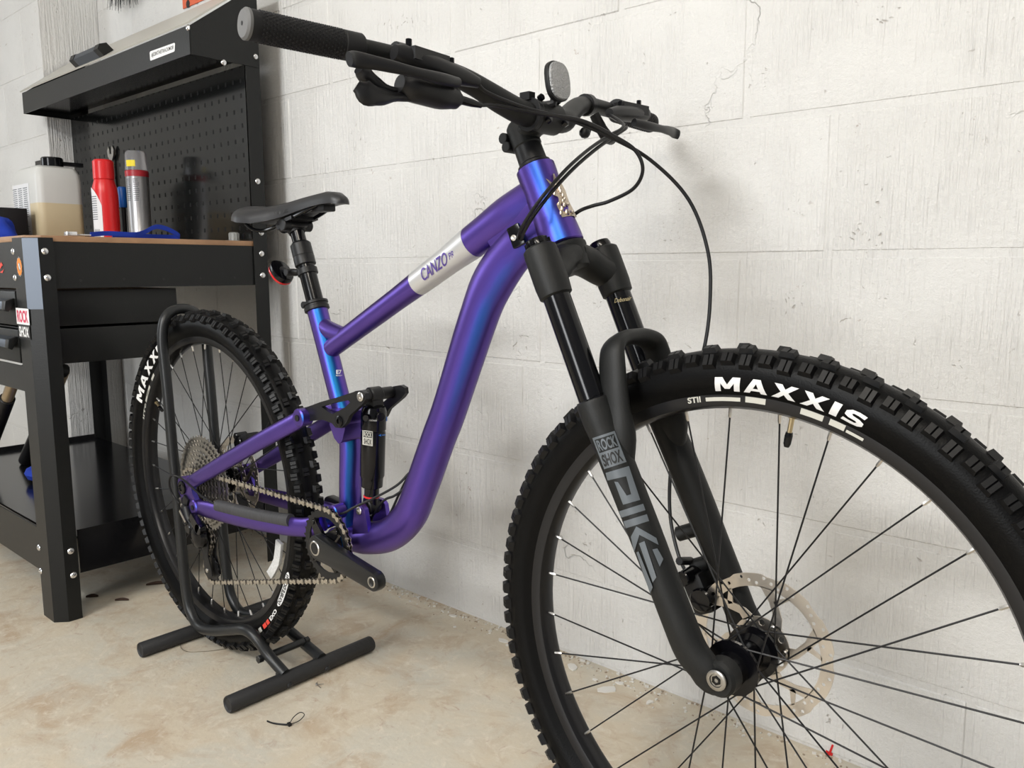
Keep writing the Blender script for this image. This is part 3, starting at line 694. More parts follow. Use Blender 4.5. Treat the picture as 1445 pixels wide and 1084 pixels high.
def word2d(s, gap=.20, shear=.16):
    x = 0; V_ = []; F_ = []
    for ch in s:
        wd, lp = LET[ch]; tv, tf = fill2d(lp); k = len(V_); V_ += [(x+wd*a_+shear*b_, b_) for a_, b_ in tv]; F_ += [tuple(i+k for i in f) for f in tf]; x += wd+gap
    m_ = max(v[0] for v in V_); return [(a_/m_, b_) for a_, b_ in V_], F_
def sidewall_text(s, C, th_c, arc, ph0, ph1, parent, m=WHT, bold=.024, shear=.10, name='lettering'):
    tv, tf = word2d(s); tv, tf = split_long(tv, tf, 0.06); sm = side_map(C)
    return flat_mesh(name, tv, tf, lambda x, y: sm(th_c+arc*(0.5-x), ph0+(ph1-ph0)*y), m, parent)
def ang(C, u, v, y): p = P(u, v, y)-C; return math.atan2(p.z, p.x)
a0 = ang(FA, 1006, 548, -.028); a1 = ang(FA, 1226, 588, -.028)
sidewall_text('MAXXIS', FA, (a0+a1)/2, a0-a1, math.radians(-40), math.radians(-4), tyreF)
a0 = ang(RA, 197, 570, -.028); a1 = ang(RA, 232, 484, -.028)
sidewall_text('MAXXIS', RA, (a0+a1)/2, a0-a1, math.radians(-40), math.radians(-4), tyreR)
# white and red marks low on the rear sidewall
sm = side_map(RA)
def patch(th0, th1, p0, p1, m, name='sidewall_mark', C=RA, n=8, rnd=False, parent=None, lift=.0005):
    f = side_map(C, lift); vs = []; fs = []
    for i in range(n+1):
        t = i/n; e = 1.0
        if rnd: e = math.sqrt(max(0.05, 1-abs(2*t-1)**6))
        for j in range(5): q = j/4-.5; vs.append(f(th0+(th1-th0)*t, (p0+p1)/2+(p1-p0)*q*e))
        if i:
            for j in range(4): fs.append((5*i-5+j, 5*i-4+j, 5*i+1+j, 5*i+j))
    return MB().add(vs, fs).build(name, m, parent)
t0 = ang(RA, 403, 872, -.028); t1 = ang(RA, 424, 825, -.028)
patch(t0, t1, math.radians(-14), math.radians(14), WHT, rnd=True, parent=tyreR, n=16)
tv, tf = text2d('DOUBLE DOWN', .03, .1); tv, tf = split_long(tv, tf, .05)
f2 = side_map(RA, .0009); flat_mesh('lettering', tv, tf, lambda x, y: f2(t0+(t1-t0)*(.06+.88*x), math.radians(9-18*(1-y))), BLKP, tyreR)
t0 = ang(RA, 386, 884, -.028); t1 = ang(RA, 399, 876, -.028)
tv, tf = text2d('EXO', .03, .1); flat_mesh('lettering', tv, tf, lambda x, y: side_map(RA)(t0+(t1-t0)*x, math.radians(-6+16*y)), WHT, tyreR)
for u0, u1, m in ((364, 366, REDP), (368, 372, LGP), (375, 380, REDP), (381, 385, REDP)):
    patch(ang(RA, u0, 898-.55*(u0-364), -.028), ang(RA, u1, 898-.55*(u1-364), -.028), math.radians(-8), math.radians(10), m, parent=tyreR, n=2)

def wheel_rim(C, name):
    prof = [(0.3165, -.0150), (0.3165, -.0172), (0.3080, -.0172), (0.3030, -.0150), (0.2995, -.0090), (0.2990, 0), (0.2995, .0090), (0.3030, .0150), (0.3080, .0172), (0.3165, .0172), (0.3165, .0150), (0.3110, .0140), (0.3090, 0), (0.3110, -.0140)]
    n = 128; K = len(prof); vs = []; fs = []
    for i in range(n):
        t = 2*PI*i/n
        for r, y in prof: vs.append(C+V(r*math.cos(t), y, r*math.sin(t)))
    for i in range(n):
        for j in range(K): fs.append((i*K+j, ((i+1) % n)*K+j, ((i+1) % n)*K+(j+1) % K, i*K+(j+1) % K))
    return MB().add(vs, fs).build(name, DARKM, bike)
rimF = wheel_rim(FA, 'front_rim'); rimR = wheel_rim(RA, 'rear_rim')
def rim_patch(C, th0, th1, r0, r1, m, parent, name='rim_print'):
    n = max(2, int(abs(th1-th0)/.03)); vs = []; fs = []
    # follows the rim flank from the bead hook down to the inner edge
    def y(r): return -.0172 if r >= .308 else -.0150-(.0022)*(r-.303)/.005 if r >= .303 else -.0090-(.006)*(r-.2995)/.0035
    for i in range(n+1):
        t = th0+(th1-th0)*i/n
        for r in (r0, (r0+r1)/2, r1): vs.append(C+V(r*math.cos(t), y(r)-.0005, r*math.sin(t)))
        if i:
            for j in range(2): fs.append((3*i-3+j, 3*i-2+j, 3*i+1+j, 3*i+j))
    return MB().add(vs, fs).build(name, m, parent)
def rim_text(C, s, th0, th1, r0, r1, parent, m=LGP):
    tv, tf = text2d(s, .03, 0); tv, tf = split_long(tv, tf, .1)
    def fn(x, y): r = r0+(r1-r0)*y; t = th0+(th1-th0)*x; return C+V(r*math.cos(t), -.0178, r*math.sin(t))
    return flat_mesh('rim_print', tv, tf, fn, m, parent)
A = lambda u, v: ang(FA, u, v, -.017)
rim_text(FA, 'STII', A(972, 572), A(990, 570), .3085, .3155, rimF)
rim_patch(FA, A(997, 570), A(1045, 570), .3090, .3135, LGP, rimF); rim_patch(FA, A(1052, 571), A(1080, 573), .309, .3155, LGP, rimF)
rim_patch(FA, A(1130, 580), A(1163, 588), .309, .3155, LGP, rimF); rim_patch(FA, A(1172, 592), A(1195, 599), .309, .3155, LGP, rimF); rim_patch(FA, A(1198, 600), A(1224, 611), .309, .3120, LGP, rimF)
A = lambda u, v: ang(RA, u, v, -.017)
rim_text(RA, 'STII', A(211, 576), A(208, 596), .3085, .3155, rimR)
rim_patch(RA, A(215, 550), A(211, 573), .309, .3160, LGP, rimR); rim_patch(RA, A(214, 557), A(212.5, 566), .311, .314, BLKP, rimR, 'rim_print'); rim_patch(RA, A(221, 535), A(218, 543), .309, .316, LGP, rimR)
rim_patch(RA, A(240, 505), A(234, 515), .309, .316, LGP, rimR)
# spokes: one mesh per lacing direction, set round the rim
def lace(C, rim, fl_near, fl_far, rf, phase):
    def spoke(yf, sg):
        a = math.radians(62)*sg
        s = V(rf*math.cos(a), yf, rf*math.sin(a)); e = V(.3005, 0, 0); d = (e-s).normalized()
        return MB().tube([s, e-d*.012], .00105, 6, 0).tube([e-d*.013, e-d*.011, e], [.0012, .0021, .0021], 6, 1).mesh('spoke', [BLK, SIL])
    ms = [spoke(fl_near, 1), spoke(fl_far, 1), spoke(fl_near, -1), spoke(fl_far, -1)]
    for i in range(32):
        o = link('spoke', ms[i % 4], rim); o.location = C; o.rotation_euler = (0, -(2*PI*(i+phase)/32), 0)
lace(FA, rimF, -.031, .022, .029, .5); lace(RA, rimR, -.020, .030, .029, .2)
# valves
def valve(C, rim, th):
    d = V(-math.cos(th), 0, -math.sin(th)); p = C-d*.300
    MB().lathe(p, d, [(0, .0042), (.003, .0042), (.0035, .003), (.020, .0028)], 10, 0).lathe(p+d*.019, d, [(0, .0040), (.004, .0045), (.013, .0042), (.017, .0028)], 10, 1).build('valve', [BRASS, GLS], rim)
valve(FA, rimF, ang(FA, 1116, 600, 0)); valve(RA, rimR, math.radians(151))
# hubs and axles
hubF = MB().lathe(FA+V(0, -.050, 0), (0, 1, 0), [(0, .012), (.002, .0165), (.010, .0175), (.0165, .020), (.017, .0325), (.0215, .0325), (.023, .022), (.030, .0175), (.062, .0180), (.069, .024), (.070, .0325), (.0745, .0325), (.076, .024), (.086, .022), (.098, .016), (.1, .012)], 28).build('front_hub', GLS, bike)
hubR = MB().lathe(RA+V(0, -.028, 0), (0, 1, 0), [(0, .018), (.005, .022), (.006, .0325), (.0105, .0325), (.013, .024), (.030, .019), (.052, .021), (.056, .0325), (.060, .0325), (.062, .024), (.080, .018)], 28).build('rear_hub', GLS, bike)
def rotor(C, y, parent, R):
    k = R/.09; N = 90; outer = [((R-(.0022 if (i % 10) in (0, 1, 2) else 0))*math.cos(2*PI*i/N), (R-(.0022 if (i % 10) in (0, 1, 2) else 0))*math.sin(2*PI*i/N)) for i in range(N)]
    loops = [outer, circ(0, 0, .0740*k, 60)]
    for i in range(54):
        t = 2*PI*(i+.5)/54
        if i % 9 == 8: continue
        loops.append(circ((.0785+(.0030, .0072, .0)[i % 3])*k*math.cos(t), (.0785+(.0030, .0072, .0)[i % 3])*k*math.sin(t), .0023*k, 8))
    fn = lambda a, b: C+V(a, y, b); mb = MB(); mb.plate(loops, fn, (0, .0018, 0))
    mb.plate([circ(0, 0, .0365, 36), circ(0, 0, .0215, 24)]+[circ(.0295*math.cos(2*PI*(i+.5)/6), .0295*math.sin(2*PI*(i+.5)/6), .0042, 8) for i in range(6)], fn, (0, .0018, 0))
    for i in range(6):
        t = 2*PI*i/6
        pol = lambda r, a: (r*math.cos(t+a), r*math.sin(t+a))
        mb.plate([[pol(.0355, -.24), pol(.0355, .22), pol(.044, .20), pol(.058, .38), pol(.0752*k, .58), pol(.0752*k, .36), pol(.060, .20), pol(.047, -.04)]], fn, (0, .0018, 0))
        mb.plate([[pol(.060, .30), pol(.064, .28), pol(.0752*k, .12), pol(.0752*k, .06), pol(.058, .20)]], fn, (0, .0018, 0))
    o = mb.build('brake_rotor', ROTM, bike)
    for i in range(6):
        t = 2*PI*i/6; c = C+V(.031*math.cos(t), y-.0005, .031*math.sin(t)); MB().lathe(c, (0, -1, 0), [(0, .0042), (.002, .0042), (.003, .0028), (.003, .0016), (.0015, .0010)], 10).build('rotor_bolt', SILD, o)
    return o
rotor(FA, .0435, bike, .090); rotor(RA, .052, bike, .090)

# ---------- frame tubes
head = MB().lathe(HT, HD, [(0, .0235), (.002, .0268), (.012, .0268), (.035, .0258), (.075, .0268), (.105, .0288), (.1145, .0290), (.1165, .0270)], 40).build('head_tube', PAINT, bike)
TTp = [V(.440, 0, .6905), V(.47, 0, .7065), V(.60, 0, .7720), V(.72, 0, .8325), V(.805, 0, .8760), V(.86, 0, .9040), V(.915, 0, .9300)]
TTr = [(.0165, .0165), (.0172, .0172), (.0180, .0182), (.0200, .0208), (.0225, .0248), (.0235, .0270), (.0190, .0260)]
MB().tube(cr(TTp, 5), lerp_list(TTr, 5), 28, ref=(0, 1, 0)).build('top_tube', PAINT, bike)
TT = cr(TTp, 5)
def seg(path, rad, a, b, grow):
    """stretch of a tube between two x positions, slightly proud"""
    pts = [(p, r) for p, r in zip(path, rad)]; out = []
    def at(x):
        for (p, r), (q, s) in zip(pts, pts[1:]):
            if p.x <= x <= q.x: t = (x-p.x)/(q.x-p.x); return p.lerp(q, t), (r[0]+(s[0]-r[0])*t, r[1]+(s[1]-r[1])*t)
    xs = [a]+[p.x for p in path if a < p.x < b]+[b]
    P_ = [at(x) for x in xs]; return [p for p, r in P_], [(r[0]+grow, r[1]+grow) for p, r in P_]
bp, br_ = seg(TT, lerp_list(TTr, 5), .672, .792, .0004)
band = MB().tube(bp, br_, 28, ref=(0, 1, 0)).build('top_tube_band', BANDM, bike)
hitTT = hit_cyl(TTp[2], TTp[4], .0219)
decal_text('lettering', 'CANZO', [(597, 398), (632, 373), (629, 354), (592, 381)], hitTT, PURP, band, .01)
decal_text('lettering', 'PRO', [(634.5, 367), (647, 359), (645, 349), (632.5, 357.5)], hitTT, PURP, band, .01)
DTp = [V(.925, 0, .886), V(.880, 0, .861), V(.832, 0, .812), V(.799, 0, .752), V(.7405, 0, .620), V(.711, 0, .562), V(.671, 0, .480), V(.640, 0, .425), V(.590, 0, .383), V(.530, 0, .362), V(.480, 0, .354)]
DTr = [(.018, .026), (.022, .032), (.025, .034), (.026, .031), (.026, .0285), (.026, .0285), (.027, .0285), (.0275, .029), (.029, .029), (.030, .028), (.028, .024)]
MB().tube(cr(DTp, 6), lerp_list(DTr, 6), 32, ref=(0, 1, 0)).build('down_tube', PAINT, bike)
# head junction gusset web between the tubes
MB().tube(cr([V(.835, 0, .868), V(.875, 0, .893), V(.915, 0, .915)], 5), [(.014+.004*i/10, .022+.012*i/10) for i in range(11)], 20, ref=(0, 1, 0)).build('head_gusset', PAINT, bike)
STp = [V(.3985, 0, .7640), V(.428, 0, .687), V(.458, 0, .607), V(.478, 0, .560), V(.486, 0, .525), V(.482, 0, .44), V(.480, 0, .352)]
STr = [(.0185, .0185), (.0182, .0182), (.0180, .0180), (.0185, .0185), (.0195, .019), (.021, .0175), (.022, .018)]
MB().tube(cr(STp, 6), lerp_list(STr, 6), 28, ref=(0, 1, 0)).build('seat_tube', PAINT, bike)
MB().tube(cr([V(.412, 0, .733), V(.440, 0, .722), V(.485, 0, .714)], 4), [.014, .0145, .015, .0155, .016, .016, .0155, .015, .014], 18).build('seat_gusset', PAINT, bike)
MB().lathe(BBK+V(0, -.0375, 0), (0, 1, 0), [(0, .0235), (.003, .026), (.072, .026), (.075, .0235)], 32, 0).lathe(BBK+V(0, -.050, 0), (0, 1, 0), [(0, .020), (.0125, .0225)], 28, 1).build('bottom_bracket', [PAINT, BLK], bike)
dh = hit_cyl(V(.458, 0, .607), V(.482, 0, .545), .0188)
decal_text('frame_print', 'E7', [(474.5, 528), (482, 528), (482, 522), (474.5, 522)], dh, WHT, bike, .03); decal_text('frame_print', 'READY', [(474, 531), (483, 531), (483, 529), (474, 529)], dh, WHT, bike, .0)
# cable port with grommet
pc = P(729, 333, -.0262); R_ = Matrix(((HN.x, 0, -HD.x), (0, 1, 0), (HN.z, 0, -HD.z))) @ Matrix.Rotation(math.radians(10), 3, 'Z')
port = MB().box(pc, (.020, .007, .030), R_).build('cable_port', GLS, bike, bevel=.002)
MB().lathe(pc+R_ @ V(-.003, -.0035, -.002), R_ @ V(0, -1, 0), [(0, .0042), (.0015, .0042), (.002, .003), (.0012, .0015)], 14).build('port_screw', SIL, port)
# head badge: cast metal plate on the front of the head tube
hh = hit_cyl(HT, HB, .0262); h2 = hit_cyl(HT, HB, .0288)
bo = [(232, 245), (262, 262), (300, 292), (318, 268), (314, 195), (326, 192), (345, 235), (372, 262), (398, 285), (428, 340), (450, 385), (468, 440), (486, 495), (510, 540), (530, 580), (552, 625), (572, 660), (560, 675), (535, 655), (500, 655), (455, 662), (412, 670), (398, 640), (385, 600), (362, 560), (350, 525), (372, 505), (376, 470), (365, 445), (322, 432), (300, 395), (310, 350), (290, 318), (266, 290)]
bo = [(740+x/7.74, 220+y/7.74) for x, y in bo]
tv, tf = fill2d([bo]); n = len(tv); mb = MB(); mb.add([h2(x, y) for x, y in tv], tf)
k = len(bo); mb.add([hh(x, y) for x, y in bo]+[h2(x, y) for x, y in bo], [(i, (i+1) % k, (i+1) % k+k, i+k) for i in range(k)])
bdg = mb.build('head_badge', BADGE, bike)
mb = MB()
for x, y in [(345, 300), (375, 330), (395, 385), (330, 410), (420, 430), (440, 470), (435, 535), (480, 530), (410, 575), (460, 610), (490, 615), (525, 610), (400, 620), (385, 360), (420, 495), (375, 525)]:
    mb.ball(h2(740+x/7.74, 220+y/7.74), .0016+.0010*random.random(), 0, 8, (1, 1, 1.5))
mb.build('badge_relief', BADGE, bdg)

# ---------- rear triangle
for s, nm in ((-1, 'near'), (1, 'far')):
    y0 = .069*s
    # seat stay
    p = [V(.018, y0, .383), V(.050, y0, .398), V(.16, .066*s, .450), V(.30, .060*s, .516), V(.385, .052*s, .5555), V(.414, .049*s, .5695)]
    MB().tube(cr(p, 5), lerp_list([(.007, .011), (.009, .0150), (.0095, .0165), (.0095, .0165), (.0095, .0165), (.0075, .0155)], 5), 20, ref=(0, 1, 0)).build('seat_stay', PAINT, bike)
    MB().lathe(V(.417, (.049-.012)*s if s > 0 else -.061, .571), (0, 1, 0), [(0, .014), (.002, .0165), (.022, .0165), (.024, .014)], 24, 0).lathe(V(.417, -.0618 if s < 0 else .0618, .571), (0, s, 0), [(0, .006), (.0008, .006), (.0008, .003)], 12, 1).build('stay_pivot', [PAINT, BLK], bike)
    # chain stay
    p = [V(.046, y0, .338), V(.10, .068*s, .3425), V(.22, .064*s, .350), V(.33, .056*s, .358), V(.405, .046*s, .366), V(.455, .040*s, .385)]
    MB().tube(cr(p, 5), lerp_list([(.008, .0150), (.009, .0180), (.0095, .0195), (.0095, .0190), (.0095, .0180), (.009, .016)], 5), 20, ref=(0, 1, 0)).build('chain_stay', PAINT, bike)
    MB().lathe(V(.049, y0-.010, .340), (0, 1, 0), [(0, .013), (.002, .0155), (.018, .0155), (.020, .013)], 20, 0).lathe(V(.049, y0+.0105*s, .340), (0, s, 0), [(0, .0055), (.001, .0055), (.001, .003)], 12, 1).build('stay_pivot', [PAINT, BLK], bike)
    # dropout plate
    ol = [(-.022, .373), (-.018, .388), (-.006, .396), (.020, .402), (.034, .392), (.042, .366), (.062, .345), (.058, .326), (.040, .322), (.028, .335), (.012, .350), (-.010, .352), (-.019, .360)]
    mb = MB(); mb.plate([ol], lambda a, b: V(a, y0-.005, b), (0, .010, 0)); mb.build('dropout', PAINT, bike, bevel=.0015)
    MB().lathe(V(0, .0745*s, RT), (0, s, 0), [(0, .0150), (.003, .0145), (.004, .0120), (.004, .0075), (.001, .0065)], 20, 0).lathe(V(0, .0750*s, RT), (0, s, 0), [(0, .0062), (.0015, .005)], 12, 1).build('rear_axle_nut', [GLS, BLK], bike)
    # rocker link plate with window
    o_ = [(414, 588), (420, 577), (436, 574), (455, 567), (480, 560), (503, 552.5), (512, 551), (518, 555), (519, 563), (514, 570), (505, 578), (496, 586), (491, 597), (484, 604), (476, 603), (471, 597), (458, 592), (440, 594), (424, 598), (416, 594)]
    h_ = [(456, 573.5), (476, 568), (494, 564.5), (497, 567.5), (489, 575), (472, 584), (466, 581)]
    f_ = lambda a, b: V(P(a, b, -.042).x, .042*s-.004, P(a, b, -.042).z)
    mb = MB(); mb.plate([o_, h_], f_, (0, .008, 0)); rk = mb.build('rocker_link', BLK, bike)
    for (a, b), r, m in (((512, 559.5), .008, SIL), ((482, 594), .0095, GLS)):
        q = f_(a, b); MB().lathe(V(q.x, .0462*s, q.z), (0, s, 0), [(0, r), (.002, r), (.003, r*.8), (.003, r*.45), (.001, r*.4)], 16).build('pivot_bolt', m, rk)
    # main pivot boss by the chain ring
    q = V(.494, .038*s, .412); MB().cyl(q-V(0, .012, 0), q+V(0, .012, 0), .0135, 20, 0).cyl(q+V(0, .0115*s, 0), q+V(0, .0135*s, 0), .008, 14, 1).build('pivot_boss', [PAINT, GLS], bike)
MB().tube([V(.455, -.04, .385), V(.462, 0, .392), V(.455, .04, .385)], (.014), 16).build('stay_bridge', PAINT, bike)
MB().tube([V(.40, -.050, .5685), V(.40, 0, .575), V(.40, .050, .5685)], .010, 14).build('stay_bridge', PAINT, bike)
MB().cyl(V(.5065, -.040, .576), V(.5065, .040, .576), .014, 18).build('rocker_axle', PAINT, bike)
# rocker mount lug on the seat tube
mb = MB(); mb.plate([[(.470, .590), (.520, .590), (.517, .560), (.508, .538), (.498, .532), (.486, .540), (.474, .562)]], lambda a, b: V(a, -.034, b), (0, .068, 0)); mb.build('rocker_lug', PAINT, bike, bevel=.004)
# chain stay guard
gp = cr([V(.135, -.068, .3585), V(.20, -.066, .3615), V(.27, -.062, .3650), V(.33, -.057, .3690), V(.372, -.0535, .3735)], 5)
MB().tube(gp, [(.0105, .0125)]*len(gp), 16, ref=(0, 1, 0)).build('chain_stay_guard', mat('guard_rubber', (0.045, 0.045, 0.048), 0.6, bump=(18, 1.0, 'noise', (6, 0.2, 0.2))), bike)

# ---------- shock
s0 = V(.5560, 0, .6200); s1 = V(.5400, 0, .4180); sa = (s1-s0).normalized()
sh = MB().lathe(s0+sa*.016, sa, [(0, .012), (.004, .0195), (.012, .0215), (.044, .0215), (.046, .0200), (.050, .0212), (.126, .0212), (.130, .0195), (.134, .0190), (.146, .0185), (.148, .0150)], 28).build('shock_body', GLS, bike)
MB().lathe(s0+sa*.155, sa, [(0, .0128), (.042, .0128)], 20).build('shock_shaft', GLS, sh)
MB().lathe(s0+sa*.1785, sa, [(0, .0132), (.0008, .0142), (.0024, .0142), (.0032, .0132)], 24).build('travel_ring', REDO, sh)
MB().cyl(s0+V(0, -.038, 0), s0+V(0, .038, 0), .0105, 18).cyl(s0+V(0, -.012, 0), s0+V(0, .012, 0), .0135, 18).box(s0+sa*.012, (.022, .022, .018)).build('shock_eyelet', BLK, sh)
MB().cyl(s1+V(0, -.017, .002), s1+V(0, .017, .002), .0085, 16).cyl(s1+V(0, -.012, .004), s1+V(0, .012, .004), .0140, 18).build('lower_eyelet', BLK, sh)
MB().cyl(s0+sa*.036+V(.008, -.019, 0), s0+sa*.036+V(.012, -.027, 0), .006, 12).cyl(s0+sa*.034+V(.021, -.006, 0), s0+sa*.034+V(.030, -.008, 0), .008, 12).build('damper_knob', GLS, sh)
hs = hit_cyl(s0, s1, .0216); hs2 = hit_cyl(s0, s1, .0219); hsh = hit_cyl(s0, s1, .0132)
decal_poly('shock_print', [[(511.5, 607), (526, 609), (526, 630), (511.5, 627.5)]], hs, LGP, sh, 4)
decal_poly('shock_print', [[(512.6, 608.4), (525, 610), (525, 618.4), (512.6, 616.8)]], hs2, BLKP, sh, 4)
decal_text('shock_print', 'ROCK', [(513.4, 616.0), (524.4, 617.6), (524.4, 610.8), (513.4, 609.2)], hit_cyl(s0, s1, .0222), LGP, sh, .02)
decal_text('shock_print', 'SHOX', [(513.4, 626.2), (524.4, 628.6), (524.4, 620.2), (513.4, 618.4)], hs2, BLKP, sh, .02)
decal_poly('shock_print', [[(534, 614.5), (538, 612.6), (538, 616.2)], [(539, 613.6), (544, 613), (544, 614.4), (539, 615.0)]], hs, BLUP, sh, 4)
decal_text('shock_print', 'DEBONAIR', [(520, 594.2), (532, 595), (532, 592.8), (520, 592)], hit_cyl(s0, s1, .0219), WHT, sh, .0)
decal_poly('shock_print', [[(545, 588), (546.4, 588), (546.4, 594), (545, 594.6)]], hit_cyl(s0, s1, .0219), BLUP, sh, 4)
decal_poly('shock_print', [[(516.5, y), (530, y+1.2), (530, y+1.9), (516.5, y+.7)] for y in (674.5, 677.5, 680.5)], hsh, LGP, sh, 4)
# lower shock mount lugs on the frame, with bolt
for s in (-1, 1):
    mb = MB(); mb.plate([[(.518, .372), (.566, .372), (.555, .424), (.547, .431), (.533, .431), (.526, .424)]], lambda a, b: V(a, .022*s-.004, b), (0, .008, 0)); lg = mb.build('shock_mount', PAINT, bike, bevel=.0015)
    MB().lathe(V(.540, .0262*s, .420), (0, s, 0), [(0, .0075), (.002, .0075), (.003, .006), (.003, .003), (.001, .0025)], 14).build('mount_bolt', SIL, lg)

# ---------- fork
d1 = .0567
steer = MB().lathe(HB+HD*.001, HD, [(0, .0280), (.002, .0300), (.006, .0300), (.009, .0285), (.022, .0285), (.034, .0250), (.036, .0200)], 30)
for s in (-1, 1):
    a = HB+HD*.018+V(0, .008*s, 0)+HN*.003; b = fk_(.044, .0115, .066*s)
    steer.tube(cr([a, a.lerp(b, .35)-HD*.002, a.lerp(b, .72)+HD*.002, b], 4), lerp_list([(.0200, .0265), (.0200, .0235), (.0210, .0210), (.0240, .0205)], 4), 18, ref=tuple(HD))
    steer.lathe(fk_(.008, .0115, .067*s), HD, [(0, .0180), (.003, .0215), (.010, .0222), (.052, .0222), (.066, .0210), (.068, .0185)], 28)
crown = steer.build('fork_crown', MAT_BLK, bike)
for s in (-1, 1):
    cap = MB().lathe(fk_(.008, .0115, .067*s), HD*-1, [(0, .0150), (.006, .0150), (.010, .0135), (.011, .009)], 20, 0)
    if s < 0:
        for k in range(10):
            an = 2*PI*k/10; e1 = HN; e2 = V(0, 1, 0); c = fk_(.004, .0115, .067*s)+e1*(.0150*math.cos(an))+e2*(.0150*math.sin(an)); cap.cyl(c+HD*.003, c-HD*.004, .0022, 6)
    cap.build('fork_top_cap', GLS, crown)
    MB().lathe(fk_(.060, .0115, .067*s), HD, [(0, .0175), (.22, .0175)], 28).build('stanchion', GLS, bike)
# far-side wording on the crown-side stanchion
hf = hit_cyl(fk_(.06, .0115, .067), fk_(.3, .0115, .067), .0178)
decal_text('stanchion_print', 'Debonair', [(867, 427.5), (891, 423.5), (891, 417.5), (867, 421.5)], hf, GOLDP, bike, .0, .25)
low = MB()
for s in (-1, 1):
    leg = [fk_(.2130, .0115, .067*s), fk_(.2150, .0115, .067*s), fk_(.235, .0120, .067*s), fk_(.27, .0135, .067*s), fk_(.36, .0175, .067*s), fk_(.43, .0195, .0665*s), fk_(.490, .0210, .066*s), fk_(.522, .0225, .065*s), fk_(.543, .0300, .0635*s), FA+V(-.012, .062*s, -.003), FA+V(.006, .061*s, 0)]
    low.tube(cr(leg, 4), lerp_list([(.0190, .0190), (.0220, .0220), (.0222, .0222), (.0208, .0208), (.0202, .0202), (.0196, .0196), (.0178, .0205), (.0155, .0215), (.0135, .0210), (.0115, .0205), (.0105, .0195)], 4), 24, ref=(0, 1, 0))
    low.lathe(FA+V(0, .047*s, 0), (0, s, 0), [(0, .0190), (.002, .0215), (.019, .0215), (.023, .0185)], 26)
# arch over the tyre
hlf = [(.315, .016, .0605), (.262, .025, .0605), (.225, .034, .0585), (.190, .043, .0545), (.162, .0495, .0465), (.152, .0515, .026), (.150, .052, 0)]
ar_ = cr([fk_(d, n, -y) for d, n, y in hlf]+[fk_(d, n, y) for d, n, y in hlf[-2::-1]], 5)
rr_ = [(.010, .010), (.0235, .0150), (.0205, .0115), (.0190, .0100), (.0180, .0100), (.0165, .0095), (.0155, .0095)]
low.tube(ar_, lerp_list(rr_+rr_[-2::-1], 5), 20, ref=tuple(HN))
lowers = low.build('fork_lowers', MAT_BLK, bike)
for s in (-1, 1): MB().lathe(fk_(.2120, .0115, .067*s), HD, [(0, .0180), (.001, .0205), (.004, .0205)], 26).build('wiper_seal', BLK, lowers)
MB().lathe(FA+V(.002, -.0728, .002), (0, -1, 0), [(0, .0120), (.002, .0120), (.0028, .0105), (.0028, .0078), (.0012, .0070)], 22, 0).lathe(FA+V(.002, -.0728, .002), (0, -1, 0), [(0, .0062), (.0025, .0055), (.0026, .003), (.0005, .0025)], 6, 1).build('front_axle', [SILD, GLS], bike)
MB().cyl(fk_(.405, .000, .067), fk_(.405, -.026, .061), .010, 12).cyl(fk_(.450, .004, .067), fk_(.450, -.022, .061), .010, 12).build('brake_mount', MAT_BLK, lowers)
# printed graphics on the near leg
La, Lb = fk_(.25, .0130, -.067), fk_(.45, .0200, -.0665)
hl = hit_cyl(La, Lb, .0213); hl2 = hit_cyl(La, Lb, .0216)
sc = lambda L: [(810+x/3.87, 590+y/3.87) for x, y in L]
decal_poly('fork_print', [sc(l) for l in [
    [(172, 300), (300, 262), (362, 447), (268, 474), (220, 347), (240, 350), (288, 424), (312, 416), (285, 318), (182, 342)],
    [(245, 510), (378, 468), (390, 503), (258, 545)], [(268, 565), (398, 525), (410, 562), (283, 603)],
    [(340, 592), (450, 655), (462, 693), (357, 638), (328, 735), (310, 650)],
    [(355, 685), (385, 672), (450, 870), (430, 898)], [(428, 718), (455, 712), (488, 770), (468, 812)], [(340, 735), (352, 728), (430, 925), (415, 958)]]], hl, GRYP, lowers, 6)
decal_poly('fork_print', [[sc([(100, 110), (222, 70), (287, 240), (165, 280)]), sc([(112, 120), (218, 86), (244, 158), (140, 192)])]], hl, GRYP, lowers, 6)
qp = lambda L: [Vector(x) for x in sc(L)]
decal_text('fork_print', 'ROCK', qp([(140, 184), (240, 152), (220, 92), (118, 124)]), hl, GRYP, lowers, .03)
decal_text('fork_print', 'SHOX', qp([(166, 268), (272, 234), (248, 170), (146, 204)]), hl2, BLKP, lowers, .03)
# front brake caliper on the far leg
cal = MB().box(V(1.150, .056, .4150), (.052, .036, .030), Matrix.Rotation(math.radians(62), 3, 'Y')).build('front_caliper', BLK, bike, bevel=.006)
MB().cyl(V(1.158, .032, .412), V(1.158, .078, .412), .0155, 16).cyl(V(1.137, .022, .438), V(1.137, .060, .438), .010, 12).build('caliper_piston', GLS, cal)
MB().cyl(V(1.128, .060, .450), V(1.128, .030, .458), .0055, 10).build('banjo_bolt', BLK, cal)
c2 = MB().box(V(.055, .052, .462), (.050, .036, .028), Matrix.Rotation(math.radians(-20), 3, 'Y')).build('rear_caliper', BLK, bike, bevel=.006)
MB().cyl(V(.05, .028, .458), V(.05, .074, .458), .0150, 16).cyl(V(.03, .035, .470), V(.03, .062, .470), .008, 12).build('caliper_piston', GLS, c2)

